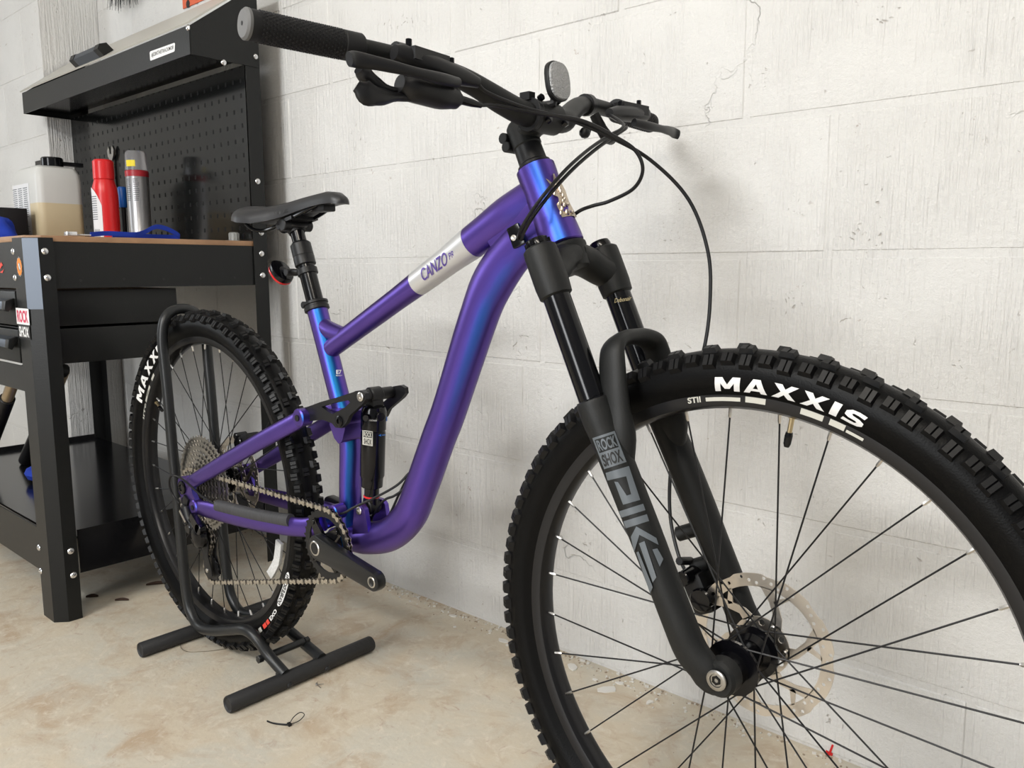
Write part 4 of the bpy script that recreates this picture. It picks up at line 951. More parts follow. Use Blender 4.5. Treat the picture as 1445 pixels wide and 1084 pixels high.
# ---------- stem, bar and controls
MB().lathe(HT-HD*.001, HD*-1, [(0, .0225), (.003, .0228), (.006, .0195), (.029, .0190), (.030, .0180)], 28).build('headset_spacer', BLK, bike)
su = HT-HD*.030
bc = V(.925, 0, 1.028)
stem = MB().lathe(su, HD*-1, [(0, .0185), (.002, .0200), (.032, .0200), (.035, .0180)], 28).tube([su-HD*.018, (su-HD*.018).lerp(bc, .5)+V(0, 0, .001), bc-HN*.008], [(.019, .0165), (.019, .015), (.024, .017)], 18, ref=(0, 1, 0)).cyl(bc+V(0, -.024, 0), bc+V(0, .024, 0), .0205, 24).build('stem', MAT_BLK, bike)
MB().lathe(su-HD*.034, HD*-1, [(0, .0170), (.003, .0165), (.004, .006), (.002, .004)], 20).build('stem_cap', GLS, stem)
for s in (-1, 1):
    for z in (-.014, .014):
        q = bc+HN*.0185+HD*z*1.15+V(0, .017*s, 0); MB().lathe(q-HN*.004, HN, [(0, .0045), (.006, .0045), (.007, .003)], 10).build('face_plate_bolt', GLS, stem)
    q = su-HD*(.011 if s < 0 else .024)-HN*.0205+V(0, -.010, 0); MB().cyl(q+V(0, -.010, 0), q+V(0, .012, 0), .0075, 12).build('steerer_clamp', MAT_BLK, stem)
hb = [(-.385, .845, 1.0800), (-.30, .858, 1.0785), (-.20, .874, 1.0755), (-.145, .884, 1.0705), (-.105, .897, 1.0580), (-.068, .912, 1.0400), (-.040, .923, 1.0290), (0, .925, 1.0280)]
hbp = [V(x, y, z) for y, x, z in hb]; hbp = hbp+[V(p.x, -p.y, p.z) for p in hbp[-2::-1]]
hbr = [.0111, .0111, .0113, .0122, .0140, .0156, .0159, .0159]; hbr = hbr+hbr[-2::-1]
barp = cr(hbp, 6)
MB().tube(barp, lerp_list(hbr, 6), 24, ref=(0, 0, 1)).build('handlebar', MAT_BLK, bike)
def bar(y):
    for p, q in zip(barp, barp[1:]):
        if p.y <= y <= q.y: return p.lerp(q, (y-p.y)/(q.y-p.y))
    return barp[0] if y < 0 else barp[-1]
for s in (-1, 1):
    p0, p1 = bar(.385*s), bar(.252*s); ax = (p1-p0).normalized(); L = (p1-p0).length
    g = MB().lathe(p0-ax*.002, ax, [(0, .0130), (.002, .0158), (.010, .0160), (.011, .0154), (.110, .0154), (.111, .0162), (L-.002, .0162), (L, .0150)], 32).build('grip', GRIPM, bike)
    gb = MB(); e1 = V(0, 0, 1); e1 = (e1-ax*e1.dot(ax)).normalized(); e2 = ax.cross(e1)
    for i in range(26):
        for k in range(22):
            an = 2*PI*(k+(i % 2)*.5)/22; nn = e1*math.cos(an)+e2*math.sin(an); tt = nn.cross(ax); q = p0+ax*(.013+.0037*i)+nn*.0150
            ring_ = [q+ax*(.0014*math.cos(u_))+tt*(.0015*math.sin(u_)) for u_ in (0, PI/2, PI, 1.5*PI)]
            gb.add(ring_+[r_+nn*.0016-(r_-q)*.35 for r_ in ring_], [(0, 1, 5, 4), (1, 2, 6, 5), (2, 3, 7, 6), (3, 0, 4, 7), (4, 5, 6, 7)])
    gk = gb.build('grip_pattern', GRIPM, g); gk['kind'] = 'stuff'
    MB().lathe(p0-ax*.0045, ax, [(0, .002), (.0005, .0140), (.003, .0162), (.006, .0162)], 32).build('grip_end', GREYR if s < 0 else BLK, g)
    MB().lathe(p0-ax*.0052, ax, [(0, .0006), (.0002, .0022), (.0012, .0024)], 8).build('end_hole', BLKP, g)
    # brake lever and master cylinder
    sh_ = V(.008, -.030, 0) if s > 0 else V(0, 0, 0)
    my = lambda p: V(p.x+sh_.x, (p.y+sh_.y)*-s, p.z)     # written for the near (-y) side
    cl = bar(-.205); cl2 = bar(-.214)
    ax2 = (bar(-.20)-bar(-.21)).normalized()
    m1 = V(.904, -.238, 1.0700); m2 = V(.918, -.118, 1.0545); mid = m1.lerp(m2, .45)
    body = MB().tube([my(m1), my(m1.lerp(m2, .06)), my(mid), my(m1.lerp(m2, .8)), my(m2)], [.0085, .0115, .0125, .0105, .0065], 16, ref=(0, 0, 1))
    body.box(my(mid+V(-.003, -.008, .008)), (.020, .060, .014), Matrix.Rotation(.1*-s, 3, 'Z'))
    body.cyl(my(cl+ax2*-.007), my(cl+ax2*.007), .0165, 20).tube([my(cl+V(.010, 0, 0)), my(mid+V(0, -.02, 0))], .010, 12)
    mbz = body.build('brake_master', BLK, bike, bevel=.0)
    for f_r, z0_, z1_ in ((.18, .012, .021), (.68, .010, .018)): MB().cyl(my(m1.lerp(m2, f_r)+V(-.002, 0, z0_)), my(m1.lerp(m2, f_r)+V(-.002, 0, z1_)), .0037, 10).build('reservoir_screw', GLS, mbz)
    lv = cr([V(.930, -.165, 1.0455), V(.936, -.195, 1.0435), V(.934, -.235, 1.0445), V(.926, -.272, 1.0470), V(.917, -.300, 1.0485), V(.919, -.312, 1.0465)], 5)
    MB().tube([my(p) for p in lv], lerp_list([(.0060, .006), (.0070, .006), (.0058, .005), (.0072, .0045), (.0088, .0045), (.0078, .0045)], 5), 14, ref=(0, 0, 1)).build('brake_lever', BLK, mbz)
    if s < 0:
        # shifter pod and paddles
        pod = MB().tube(cr([V(.905, -.232, 1.0370), V(.908, -.215, 1.0350), V(.913, -.180, 1.0320), V(.918, -.158, 1.0300), V(.920, -.150, 1.0295)], 4), lerp_list([(.010, .012), (.0165, .018), (.0165, .017), (.0125, .012), (.007, .007)], 4), 18, ref=(0, 0, 1)).tube([bar(-.19)+V(.004, 0, -.008), V(.906, -.195, 1.045)], .008, 10).build('shifter', BLK, bike)
        MB().tube(cr([V(.908, -.215, 1.024), P(560, 137, -.235), P(535, 136, -.262), P(517, 131, -.280), P(503, 121, -.290)], 4), lerp_list([(.005, .005), (.005, .006), (.010, .007), (.014, .006), (.007, .005)], 4), 12, ref=(0, 0, 1)).build('shift_paddle', BLK, pod)
        MB().tube(cr([V(.900, -.222, 1.030), P(548, 127, -.240), P(528, 117, -.255), P(514, 105, -.270), P(506, 98, -.278)], 4), lerp_list([(.004, .005), (.005, .007), (.008, .009), (.009, .010), (.005, .007)], 4), 12, ref=(0, 0, 1)).build('shift_paddle', BLK, pod)
        MB().tube([V(.920, -.152, 1.0295), V(.924, -.135, 1.0275), V(.927, -.122, 1.026)], [.0055, .0048, .0032], 12).build('cable_adjuster', GLS, pod)
    else:
        rm = MB().tube(cr([V(.898, .150, 1.056), V(.905, .158, 1.036), V(.908, .170, 1.024), V(.905, .185, 1.020)], 4), lerp_list([(.006, .008), (.007, .009), (.008, .010), (.005, .007)], 4), 12).cyl(bar(.143), bar(.158), .0160, 18).build('dropper_remote', BLK, bike)
        MB().tube(cr([V(.925, .10, 1.028), V(.935, .085, 1.020), V(.938, .075, 1.017)], 3), .0042, 10).ball(V(.939, .072, 1.016), .008, 0, 10).build('remote_thumb', BLK, rm)
# front reflector on its bracket
rc = V(.952, .0, 1.0715); rf = MB()
rv = [(.0205*math.copysign(abs(math.cos(t))**.75, math.cos(t)), .0245*math.copysign(abs(math.sin(t))**.75, math.sin(t))) for t in [2*PI*k/28 for k in range(28)]]
Rr = Matrix.Rotation(math.radians(-8), 3, 'Y')
fr = MB(); fr.prism([rc+Rr @ V(-.002, a*1.05, b*1.05) for a, b in rv], Rr @ V(-.007, 0, 0)); refl = fr.build('front_reflector', BLK, bike, bevel=.001)
f2_ = MB(); f2_.prism([rc+Rr @ V(.0015, a*.97, b*.97) for a, b in rv], Rr @ V(-.004, 0, 0)); f2_.build('reflector_lens', CLR, refl, bevel=.001)
MB().tube([rc+V(-.006, 0, -.012), rc+V(-.010, -.002, -.028), V(.930, -.012, 1.040)], .006, 10).cyl(V(.925, -.032, 1.028), V(.925, -.040+.016, 1.028), .0215, 22).box(V(.922, -.030, 1.051), (.016, .012, .010)).build('reflector_bracket', BLK, refl)

# ---------- seat
sd_ = V(-.358, 0, .934)
c0 = V(.399, 0, .762)
MB().lathe(c0-sd_*.006, sd_, [(0, .0195), (.001, .0225), (.007, .0225), (.008, .0205), (.011, .0205), (.012, .0225), (.016, .0225), (.018, .0180)], 28, 0).cyl(c0+V(-.026, -.012, .004), c0+V(-.026, .012, .004), .0065, 12, 0).build('seat_clamp', BLK, bike)
sp_ = MB().lathe(c0, sd_, [(0, .0155), (.082, .0155), (.083, .0130), (.152, .0128)], 28).build('seat_post', GLS, bike)
MB().lathe(c0+sd_*.0800, sd_, [(0, .0181), (.001, .0190), (.016, .0190), (.0175, .0184), (.018, .0188), (.040, .0186), (.044, .0150)], 28).build('post_collar', BLK, sp_)
ph = c0+sd_*.143
MB().tube(cr([ph, ph+V(-.004, 0, .008), ph+V(-.003, 0, .016)], 4), lerp_list([(.0150, .0150), (.018, .017), (.022, .020)], 4), 18, ref=(0, 1, 0)).cyl(ph+V(-.003, -.030, .013), ph+V(-.003, .030, .013), .0105, 18).cyl(ph+V(-.022, -.026, .012), ph+V(-.022, .026, .012), .0075, 12).box(ph+V(.002, 0, .0215), (.046, .056, .006), Matrix.Rotation(-.18, 3, 'Y')).build('post_head', BLK, sp_)
# saddle loft
st = [(.2150, .030, .941, .014), (.2200, .050, .9455, .023), (.2350, .0660, .9480, .029), (.2600, .0700, .9465, .032), (.2900, .0600, .9450, .033), (.3200, .0440, .9475, .031), (.3500, .0310, .9520, .029), (.3850, .0245, .9575, .026), (.4200, .0215, .9615, .024), (.4500, .0200, .9625, .022), (.4720, .0180, .9600, .019), (.4860, .0130, .9530, .014), (.4910, .0060, .9475, .007)]
n = 20; vs = []; fs = []
for i, (x, wd, zt, h) in enumerate(st):
    for k in range(n):
        a = PI*k/(n-1)
        cy = math.copysign(abs(math.cos(a))**.72, math.cos(a)); sz = math.sin(a)**.85
        vs.append(V(x, wd*cy, zt-h*(1-sz)-.004*math.exp(-(cy*wd/.012)**2)*(1 if .24 < x < .43 else 0)))
    if i:
        for k in range(n-1): fs.append(((i-1)*n+k, (i-1)*n+k+1, i*n+k+1, i*n+k))
        fs.append(((i-1)*n+n-1, (i-1)*n, i*n, i*n+n-1))
fs += [tuple(range(n-1, -1, -1)), tuple((len(st)-1)*n+k for k in range(n))]
sad = MB().add(vs, fs).build('saddle', mat('saddle_vinyl', (0.022, 0.022, 0.024), 0.40), bike, sharp=70)
for s in (-1, 1):
    MB().tube(cr([V(.232, .034*s, .914), V(.252, .030*s, .903), V(.280, .022*s, .9015), V(.335, .022*s, .9120), V(.372, .022*s, .9220), V(.412, .018*s, .9330), V(.436, .010*s, .9430)], 5), .0036, 10).build('saddle_rail', GLS, sad)
MB().box(V(.415, 0, .935), (.065, .026, .012)).build('saddle_shell', BLK, sad, bevel=.003)
hsd = lambda u, v: P(u, v, -.0495)+V(.0, -.004, 0)
tv, tf = text2d('VITUS', .03, .2); qm2 = quadmap([(387, 304), (407, 299.5), (405.5, 294.5), (386, 299)])
def sad_hit(x, y):
    q = qm2(x, y); d = ray(q.x, q.y); best = None
    # march along the ray to the saddle flank
    t = (-.09-CL.y)/d.y; e = (0-CL.y)/d.y
    for i in range(160):
        p = CL+d*(t+(e-t)*i/160)
        for (a, b) in zip(st, st[1:]):
            if a[0] <= p.x <= b[0]:
                f = (p.x-a[0])/(b[0]-a[0]); wd = a[1]+(b[1]-a[1])*f; zt = a[2]+(b[2]-a[2])*f; h = a[3]+(b[3]-a[3])*f
                sz = 1-(zt-p.z)/h
                if 0 <= sz <= 1:
                    ca = math.sqrt(max(0, 1-(sz**(1/.85))**2)); wy = wd*ca**.72
                    if abs(p.y) <= wy+.0008: return p
    return CL+d*e
flat_mesh('saddle_print', tv, tf, sad_hit, BLKP, sad)
# rear reflector
rq = V(.287, 0, .8215); R2 = Matrix.Rotation(math.radians(40), 3, 'Y')
rv = [(.0195*math.copysign(abs(math.cos(t))**.8, math.cos(t)), .0265*math.copysign(abs(math.sin(t))**.8, math.sin(t))) for t in [2*PI*k/24 for k in range(24)]]
mb = MB()
R2 = Matrix.Rotation(math.radians(-46), 3, 'Y')
mb.prism([rq+R2 @ V(.000, a, b) for a, b in rv], R2 @ V(.011, 0, 0)); rrf = mb.build('rear_reflector', GLS, bike, bevel=.003)
mb = MB(); mb.prism([rq+R2 @ V(-.0045, a*.98, b*.98) for a, b in rv], R2 @ V(.005, 0, 0)); mb.build('reflector_lens', REDL, rrf, bevel=.002)
pb = c0+sd_*.068
MB().tube([rq+R2 @ V(.010, 0, .002), rq+V(.035, 0, .004), pb+V(-.012, 0, 0)], .0055, 10).lathe(pb-sd_*.006, sd_, [(0, .0158), (.001, .0185), (.011, .0185), (.012, .0158)], 22).cyl(rq+V(.036, -.012, .003), rq+V(.036, .012, .003), .007, 12).build('reflector_bracket', BLK, rrf)

# ---------- drivetrain
def gear(mb, c, y, T, r, th, hole, m=0, depth=.0036):
    lp = []
    for i in range(T):
        for f, rr in ((0, r-depth), (.28, r-depth), (.42, r+.0006), (.58, r+.0006), (.72, r-depth)):
            a = 2*PI*(i+f)/T; lp.append((rr*math.cos(a), rr*math.sin(a)))
    mb.plate([lp, circ(0, 0, hole, 24)] if hole else [lp], lambda a, b: V(c.x+a, y, c.z+b), (0, th, 0), m)
cass = MB().cyl(RA+V(0, -.0655, 0), RA+V(0, -.026, 0), .019, 20).build('cassette', DARKM, bike)
TEETH = [11, 13, 15, 18, 21, 24, 28, 32, 36, 42, 46, 51]
for i, T in enumerate(TEETH):
    r = T*.0127/2/PI; mb = MB(); gear(mb, RA, -.0640+.00335*i, T, r+.0012, .0018, max(.017, r-.013))
    for k in range(5):
        a = 2*PI*k/5+.1*i; e = V(math.cos(a), 0, math.sin(a))
        if r > .034: mb.box(RA+e*((r-.01+.017)/2)+V(0, -.0631+.00335*i, 0), (max(.004, r-.010-.017), .0014, .006), Matrix.Rotation(-a, 3, 'Y'))
    mb.build('cog', SILD if i < 11 else SILD, cass)
RING = 32*.0127/2/PI; cy_ = -.0520
mb = MB(); gear(mb, BBK, cy_-.0018, 32, RING+.0012, .0036, .050); ring = mb.build('chain_ring', BLK, bike)
crm = MB()
for k in range(4):
    a = math.radians(-4+45+90*k); e = V(math.cos(a), 0, math.sin(a)); tgt = V(-math.sin(a), 0, math.cos(a))
    crm.prism([BBK+V(0, -.060, 0)+e*.015+tgt*.012, BBK+V(0, -.058, 0)+e*.052+tgt*.0075, BBK+V(0, -.058, 0)+e*.052-tgt*.0075, BBK+V(0, -.060, 0)+e*.015-tgt*.012], (0, .006, 0))
    MB().cyl(BBK+V(0, -.060, 0)+e*.048, BBK+V(0, -.050, 0)+e*.048, .0048, 10).build('ring_bolt', GLS, ring)
crm.build('crank_spider', GLS, bike)
def crank(s, ang_, yb0, yb1, L=.171):
    a = math.radians(ang_); e = V(math.cos(a), 0, math.sin(a)); g = V(-math.sin(a), 0, math.cos(a)); r0, r1 = .0225, .0158
    out = []; N = 14
    for k in range(N+1): t = PI/2+PI*k/N; out.append((r0*math.cos(t), r0*math.sin(t), 0))
    for k in range(1, 6): f = k/6; w_ = -(r0+(r1-r0)*f**.55)*1.0; out.append((L*f, w_, f))
    for k in range(N+1): t = -PI/2+PI*k/N; out.append((L+r1*math.cos(t), r1*math.sin(t), 1))
    for k in range(5, 0, -1): f = k/6; out.append((L*f, (r0+(r1-r0)*f**.55), f))
    th = .0175; mb = MB(); vs = [BBK+e*x+g*z+V(0, s*(yb0+(yb1-yb0)*f), 0) for x, z, f in out]; c = len(vs)
    inn = [p-V(0, s*th, 0) for p in vs]
    mb.add(vs+inn, [tuple(range(c)), tuple(range(2*c-1, c-1, -1))]+[(i, i+c, (i+1) % c+c, (i+1) % c) for i in range(c)])
    cr_ = mb.build('crank_arm', mat('crank_black', (.010, .0105, .0115), .30, spec=.4), bike, bevel=.0035)
    q = BBK+e*L+V(0, s*(yb1+.0003), 0)
    MB().lathe(q-V(0, .004*s, 0), (0, s, 0), [(0, .0075), (.0042, .0092), (.0048, .0086), (.0048, .0070), (.001, .0064)], 20).build('pedal_thread', SIL, cr_)
    q = BBK+V(0, s*(yb0+.0018), 0)
    MB().lathe(q-V(0, .002*s, 0), (0, s, 0), [(0, .0135), (.0022, .0132), (.0030, .0120), (.0028, .0105), (.0015, .0102)], 26, 0).lathe(q, (0, s, 0), [(0, .0104), (.0008, .0100)], 20, 1).build('axle_cap', [SIL, DARKM], cr_)
crank(-1, -4.2, .0760, .0905); crank(1, 175.8, .0760, .0905)
MB().cyl(BBK+V(0, -.075, 0), BBK+V(0, .075, 0), .0120, 18).build('crank_axle', BLK, bike)
# derailleur
J0 = V(.066, -.060, .276); J1 = V(.078, -.058, .2080)
dm = MB().box(V(.012, -.072, .338), (.020, .014, .040), Matrix.Rotation(math.radians(25), 3, 'Y')).cyl(V(.016, -.084, .330), V(.016, -.060, .330), .011, 16).build('derailleur', BLK, bike, bevel=.003)
MB().tube([V(.018, -.080, .332), V(.032, -.082, .312), V(.052, -.076, .292)], [(.010, .014), (.011, .015), (.012, .016)], 14, ref=(0, 1, 0)).box(V(.030, -.090, .318), (.036, .004, .012), Matrix.Rotation(math.radians(45), 3, 'Y')).build('derailleur_link', BLK, dm)
MB().box(V(.030, -.0925, .3205), (.030, .0012, .005), Matrix.Rotation(math.radians(42), 3, 'Y')).build('link_trim', SIL, dm)
MB().prism([V(-.012, -.078, .348), V(-.006, -.078, .352), V(.006, -.078, .326), V(.000, -.078, .318)], (0, .005, 0)).cyl(V(.002, -.080, .334), V(.002, -.074, .334), .0055, 12).build('hanger_plate', SILD, dm)
MB().lathe(J0+V(-.002, -.012, .006), (0, -1, 0), [(0, .026), (.006, .027), (.012, .024), (.015, .016), (.017, .012), (.0175, .004)], 20).cyl(J0+V(-.024, -.014, .020), J0+V(-.024, -.030, .020), .011, 14).cyl(J0+V(.016, -.014, .026), J0+V(.016, -.028, .026), .012, 14).box(J0+V(.002, -.022, .036), (.040, .012, .020), Matrix.Rotation(.6, 3, 'Y')).build('clutch_cover', GLS, dm)
for y in (-.0105, .0075):
    mb = MB()
    d = (J1-J0).normalized(); g = V(-d.z, 0, d.x)
    lp = [J0+g*.017-d*.012, J0+g*.020+d*.010, J0+d*.04+g*.010, J1+g*.016-d*.006, J1+g*.015+d*.012, J1-g*.004+d*.019, J1-g*.016+d*.006, J1-g*.012-d*.018, J0+d*.032-g*.010, J0-g*.019+d*.008, J0-g*.014-d*.014]
    mb.prism([p+V(0, y, 0) for p in lp], (0, .0025, 0)); mb.build('cage_plate', BLK, dm, bevel=.0008)
for J, T in ((J0, 12), (J1, 14)):
    mb = MB(); gear(mb, J, J.y-.0012, T, T*.0127/2/PI+.001, .0024, 0); mb.build('jockey_wheel', DARKM, dm)
    MB().cyl(J+V(0, -.013, 0), J+V(0, -.009, 0), .0045, 10).build('pulley_bolt', SIL, dm)
# chain path: cog -> ring -> lower pulley -> upper pulley -> cog
yc0, yc1 = -.0555, -.0520; RCG = 18*.0127/2/PI
def arc(c, r, a0, a1, y, n): return [V(c.x+r*math.cos(a0+(a1-a0)*k/n), y, c.z+r*math.sin(a0+(a1-a0)*k/n)) for k in range(n+1)]
ycg = -.0640+.00335*3+.0009; rj0 = 12*.0127/2/PI; rj1 = 14*.0127/2/PI
pth = arc(RA, RCG, math.radians(215), math.radians(82), ycg, 10)+arc(BBK, RING, math.radians(84), math.radians(-82), cy_, 16)+arc(J1, rj1, math.radians(-72), math.radians(-230), -.058, 8)+arc(J0, rj0, math.radians(-60), math.radians(80), -.060, 8)
pth.append(pth[0])
cum = [0]
for a, b in zip(pth, pth[1:]): cum.append(cum[-1]+(b-a).length)
def along(s):
    s %= cum[-1]
    for i in range(len(pth)-1):
        if s <= cum[i+1]: return pth[i].lerp(pth[i+1], (s-cum[i])/max(1e-9, cum[i+1]-cum[i]))
nl_ = int(round(cum[-1]/.0127)); nl_ -= nl_ % 2; pit = cum[-1]/nl_
chn = MB()
for i in range(nl_):
    a = along(i*pit); b = along((i+1)*pit); t = (b-a).normalized(); g = V(-t.z, 0, t.x)
    off = (.0028, .0018)[i % 2]
    for s in (-1, 1):
        o_ = V(0, off*s, 0); hh_ = .0050; wq = .0020
        lp = [a-t*.0030+g*.0024, a-t*.0002+g*hh_, a.lerp(b, .5)+g*wq, b+t*.0002+g*hh_, b+t*.0030+g*.0024, b+t*.0030-g*.0024, b+t*.0002-g*hh_, a.lerp(b, .5)-g*wq, a-t*.0002-g*hh_, a-t*.0030-g*.0024]
        chn.prism([p+o_ for p in lp], (0, .0009*s, 0), i % 2)
    chn.cyl(a+V(0, -.0042, 0), a+V(0, .0042, 0), .0019, 6)
chn.build('chain', [mat('chain_nickel', (.58, .54, .48), .28, 1.0), mat('chain_inner', (.20, .185, .165), .35, 1.0)], bike)
# spoke reflector on the rear wheel
th = ang(RA, 400, 805, -.006); mb = MB(); pts = []
for k in range(9): t = (k/8-.5); pts.append((.272-.012*abs(t), th+.34*t))
lp = [RA+V((r+.009)*math.cos(a), -.008, (r+.009)*math.sin(a)) for r, a in pts]+[RA+V((r-.011)*math.cos(a), -.008, (r-.011)*math.sin(a)) for r, a in reversed(pts)]
mb.prism(lp, (0, .007, 0)); mb.build('spoke_reflector', mat('white_reflector', (.70, .70, .69), .25, bump=(300, .6, 'voronoi')), rimR, bevel=.001)

# ---------- cables and hoses
def cable(name, pts, r=.0025, n=8): return MB().tube(cr([P(*p) if isinstance(p, tuple) else p for p in pts], 8), r, n).build(name, BLK, bike)
cable('shift_cable', [V(.926, -.124, 1.0262), (700, 149, -.095), (760, 160, -.045), (820, 170, -.005), (868, 193, .025), (897, 213, .045), (907, 240, .055), (894, 266, .060), (860, 284, .058), (835, 291, .05), V(.955, .034, .905), V(.915, .034, .880)])
cable('front_brake_hose', [V(.918, -.118, 1.0525), (690, 132, -.105), (740, 152, -.060), (800, 168, -.015), (858, 192, .025), (918, 226, .070), (972, 282, .105), (999, 355, .120), (1002, 425, .120), (994, 490, .112), (975, 550, .105), (955, 610, .098), (946, 670, .094), (946, 730, .090), (958, 785, .080), (974, 818, .066)])
cable('rear_brake_hose', [V(.926, .148, 1.0525), (880, 178, .110), (852, 196, .070), (828, 213, .030), (800, 238, -.015), (770, 272, -.050), (748, 302, -.056), (735, 324, -.046), P(731, 336, -.030)])
cable('dropper_cable', [V(.906, .165, 1.024), (884, 180, .130), (858, 198, .085), (834, 216, .045), (806, 241, .0), (777, 273, -.040), (754, 303, -.050), (740, 326, -.042), P(736, 338, -.028)])
cable('rear_shift_cable', [P(577, 668, 0), P(560, 685, -.012), P(530, 702, -.028), P(500, 716, -.038), P(485, 724, -.042), V(.47, -.036, .40)], .0022)
cable('rear_brake_line', [P(574, 676, .01), P(562, 700, .015), P(552, 722, .014), V(.555, .010, .385)], .0022)
cable('dropper_line', [P(571, 690, .0), P(556, 700, -.003), P(540, 708, -.006), V(.53, .0, .39)], .0022)
cable('derailleur_cable', [V(.150, -.072, .360), V(.09, -.078, .372), V(.045, -.084, .392), V(.010, -.088, .402), V(-.022, -.088, .396), V(-.034, -.086, .372), V(-.026, -.082, .350), V(-.006, -.080, .338)], .0022)

# ================================================================== wheel stand
stand = tag(empty('bike_stand', (XR, YB, 0)), 'black tubular steel floor stand straddling the rear wheel', 'stand')
IRON = mat('stand_black', (.013, .014, .015), .36)
RUBF = mat('stand_foot', (.020, .020, .021), .55, bump=(120, .4, 'noise'))
ZC = .0165
for x, ya, yb_ in ((-.068, -.157, .176), (.279, -.147, .195)):
    MB().lathe(V(x, ya, ZC), (0, 1, 0), [(.003, .0118), (0, .0150), (.002, .0163), (yb_-ya-.002, .0163), (yb_-ya, .0150), (yb_-ya-.003, .0118)], 22).build('cross_tube', RUBF, stand)
y_ = -.050
up = [P(229, 478, y_), P(233, 520, y_), P(237, 560, y_), P(244, 640, y_), P(250, 700, y_), P(258, 790, y_), P(263, 835, y_), P(269, 863, y_), P(281, 884, y_), P(300, 890, y_), P(325, 889, -.048), P(346, 889, -.046), P(362, 901, -.040), P(380, 926, -.030), V(.279, -.022, .030)]
top = up[0]; hoop = [V(p.x, p.y, p.z) for p in reversed(up)]
mid = V(top.x-.006, 0, .7445)
hoop += [V(top.x-.003, -.041, .722), V(top.x-.006, -.022, .7395), mid, V(top.x-.006, .022, .7395), V(top.x-.003, .041, .722)]
hoop += [V(p.x, -p.y+.012*max(0, min(1, (p.x+.02)/.2)), p.z) for p in up[:-4]]+[V(.13, .058, .072), V(.19, .063, .052), V(.279, .066, .030)]
MB().tube(cr(hoop, 5), .0112, 16).build('hoop', IRON, stand)
for y in (-.022, .066): MB().lathe(V(.265, y, .030), V(1, 0, -.2), [(0, .0125), (.004, .0130), (.010, .0125)], 16).build('collar', IRON, stand)
xr_ = .2260
MB().cyl(V(xr_, -.034, .052), V(xr_, .060, .052), .0075, 12).build('support_rod', IRON, stand)
for y in (-.044, .066): MB().cyl(V(xr_, y-.005, .052), V(xr_, y+.005, .052), .0085, 6).build('rod_bolt', IRON, stand)
for y in (-.022, .068): MB().lathe(V(.2935, y, .012), (1, 0, -.3), [(0, .0060), (.003, .0055), (.006, .002)], 10).build('foot_bolt', SILD if 0 else IRON, stand)

# ================================================================== bits on the floor
zt = empty('cable_tie'); c = wZ(403, 1024, 0); zt.location = c; tag(zt, 'black plastic cable tie curled on the concrete floor', 'cable tie')
MB().tube(cr([V(-.036, -.016, .0015), V(-.02, -.012, .0015), V(0, -.001, .002), V(.006, .004, .003)], 4), [(.0022, .0008)]*13, 6, ref=(0, 0, 1)).build('tie_tail', BLK, zt)
MB().tube(cr([V(.006, .004, .003), V(.002, .016, .010), V(.006, .028, .016), V(.013, .032, .012), V(.014, .020, .006), V(.008, .006, .003)], 4), .0008, 6).build('tie_loop', BLK, zt); MB().box(V(.006, .004, .0028), (.008, .006, .0055)).build('tie_head', BLK, zt, bevel=.0006)
def leaf(u, v, L, W, rot, label):
    p = wZ(u, v, 0); vs = []; fs = []; n = 10
    for i in range(n+1):
        t = i/n; w_ = W*math.sin(PI*min(.98, max(.02, t)))**.7/2; cz = .006*math.sin(PI*t)
        for s, z in ((-1, .0035), (-.4, .001), (.4, .001), (1, .0045)): vs.append(V((t-.5)*L, s*w_, z+cz*.4*abs(s)+.0002))
        if i:
            for j in range(3): fs.append((4*i-4+j, 4*i+j, 4*i+1+j, 4*i-3+j))
    m = MB(); m.add(vs+[v_+V(0, 0, -.0008) for v_ in vs], fs+[tuple(x+len(vs) for x in reversed(f)) for f in fs])
    o = m.build('dead_leaf', LEAF); o.location = p; o.rotation_euler = (0, 0, rot); return tag(o, label, 'leaf')
leaf(222, 825, .055, .016, 1.0, 'long dark dead leaf on floor beside the rear tyre'); leaf(130, 843, .030, .012, .9, 'small curled dark leaf on floor behind the bench leg'); leaf(172, 848, .034, .008, .8, 'thin brown leaf scrap on floor between bench leg and tyre')
w1 = wZ(300, 905, 0)
tag(MB().tube(cr([V(-.05, .055, .03), V(-.06, .02, .018), V(-.045, -.012, .004), V(-.005, -.02, .0015), V(.03, .012, .0015), V(.05, .045, .0015)], 6), .0006, 5).build('wire_offcut', mat('wire_brown', (.16, .13, .09), .4, .6)), 'thin curved wire offcut lying on the floor by the stand', 'wire').location = w1+V(.01, -.045, 0)
p = wZ(1168, 1064, 0)
rcl = tag(empty('red_clip', p), 'small red plastic clip on floor against the wall', 'clip')
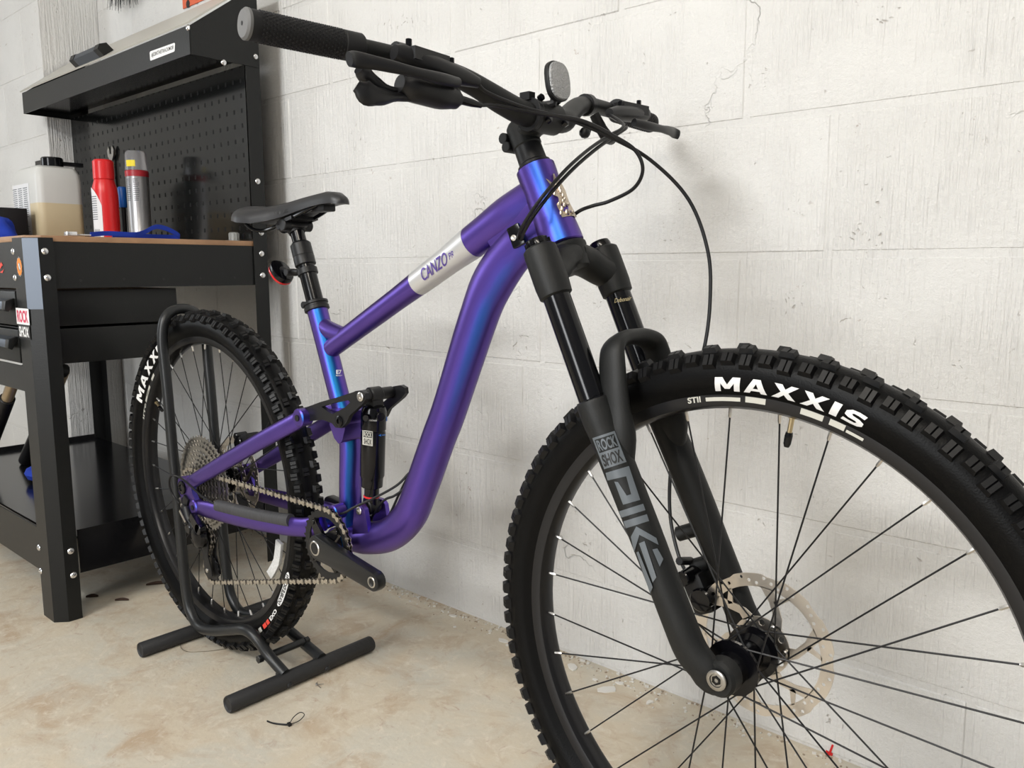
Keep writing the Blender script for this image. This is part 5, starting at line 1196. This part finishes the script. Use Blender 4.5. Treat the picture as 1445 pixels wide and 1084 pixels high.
for k in (0, 1): MB().box(V(.006*k, -.002*k, .011), (.0035, .004, .022), Matrix.Rotation(.25, 3, 'Y')).build('clip_arm', BOTR, rcl, bevel=.0008)
MB().box(V(.004, -.001, .003), (.010, .005, .004)).build('clip_base', BOTR, rcl, bevel=.0005)
p = wZ(447, 968, 0); o = MB()
for a in (0, 1.2, 2.5): o.tube([V(0, 0, .003), V(.014*math.cos(a), .014*math.sin(a), .0008)], .0007, 5)
o.ball(V(0, 0, .003), .003, 0, 8); o = o.build('wire_scrap', SILD); o.location = p; tag(o, 'tiny bent metal scrap on floor in front of the stand', 'scrap')
# fallen paint flakes at the foot of the wall: larger ones singly, the crumbs as stuff
for i, (u, v, L) in enumerate([(640, 870, .016), (710, 905, .022), (808, 942, .028), (857, 974, .034), (822, 933, .012), (875, 965, .014), (916, 992, .013), (840, 960, .010)]):
    p = wZ(u, v, 0)
    m = MB(); a = [V(L*(.5+.2*random.random())*math.cos(t)*(1.2 if k % 2 else 1), L*.33*math.sin(t), 0) for k, t in enumerate([2*PI*j/7 for j in range(7)])]
    m.prism(a, (0, 0, .0025)); o = m.build('paint_flake', FLK); o.location = p; o.rotation_euler = (0, 0, random.uniform(0, 3)); tag(o, 'fallen white paint flake on floor along the wall foot', 'paint flake', 'paint flakes along the wall')
cr_m = MB(); dirt = MB()
for k in range(420):
    x = random.uniform(-1.7, .9); y = -abs(random.gauss(0, .028))-.004; s = random.uniform(.0012, .0042)
    cr_m.box((x, y, s*.35), (s*1.6, s, s*.7), Matrix.Rotation(random.uniform(0, 3), 3, 'Z'))
o = cr_m.build('paint_crumbs', FLK); o['kind'] = 'stuff'; tag(o, 'white paint crumbs scattered along the wall foot', 'debris')
for k in range(500):
    x = random.uniform(-2.6, 1.0); y = -abs(random.gauss(0, .022))-.003; s = random.uniform(.001, .0032)
    dirt.box((x, y, s*.3), (s*1.5, s, s*.6), Matrix.Rotation(random.uniform(0, 3), 3, 'Z'))
o = dirt.build('floor_grit', mat('grit', (.36, .29, .22), .9)); o['kind'] = 'stuff'; tag(o, 'brown grit gathered in the corner of wall and floor', 'debris')
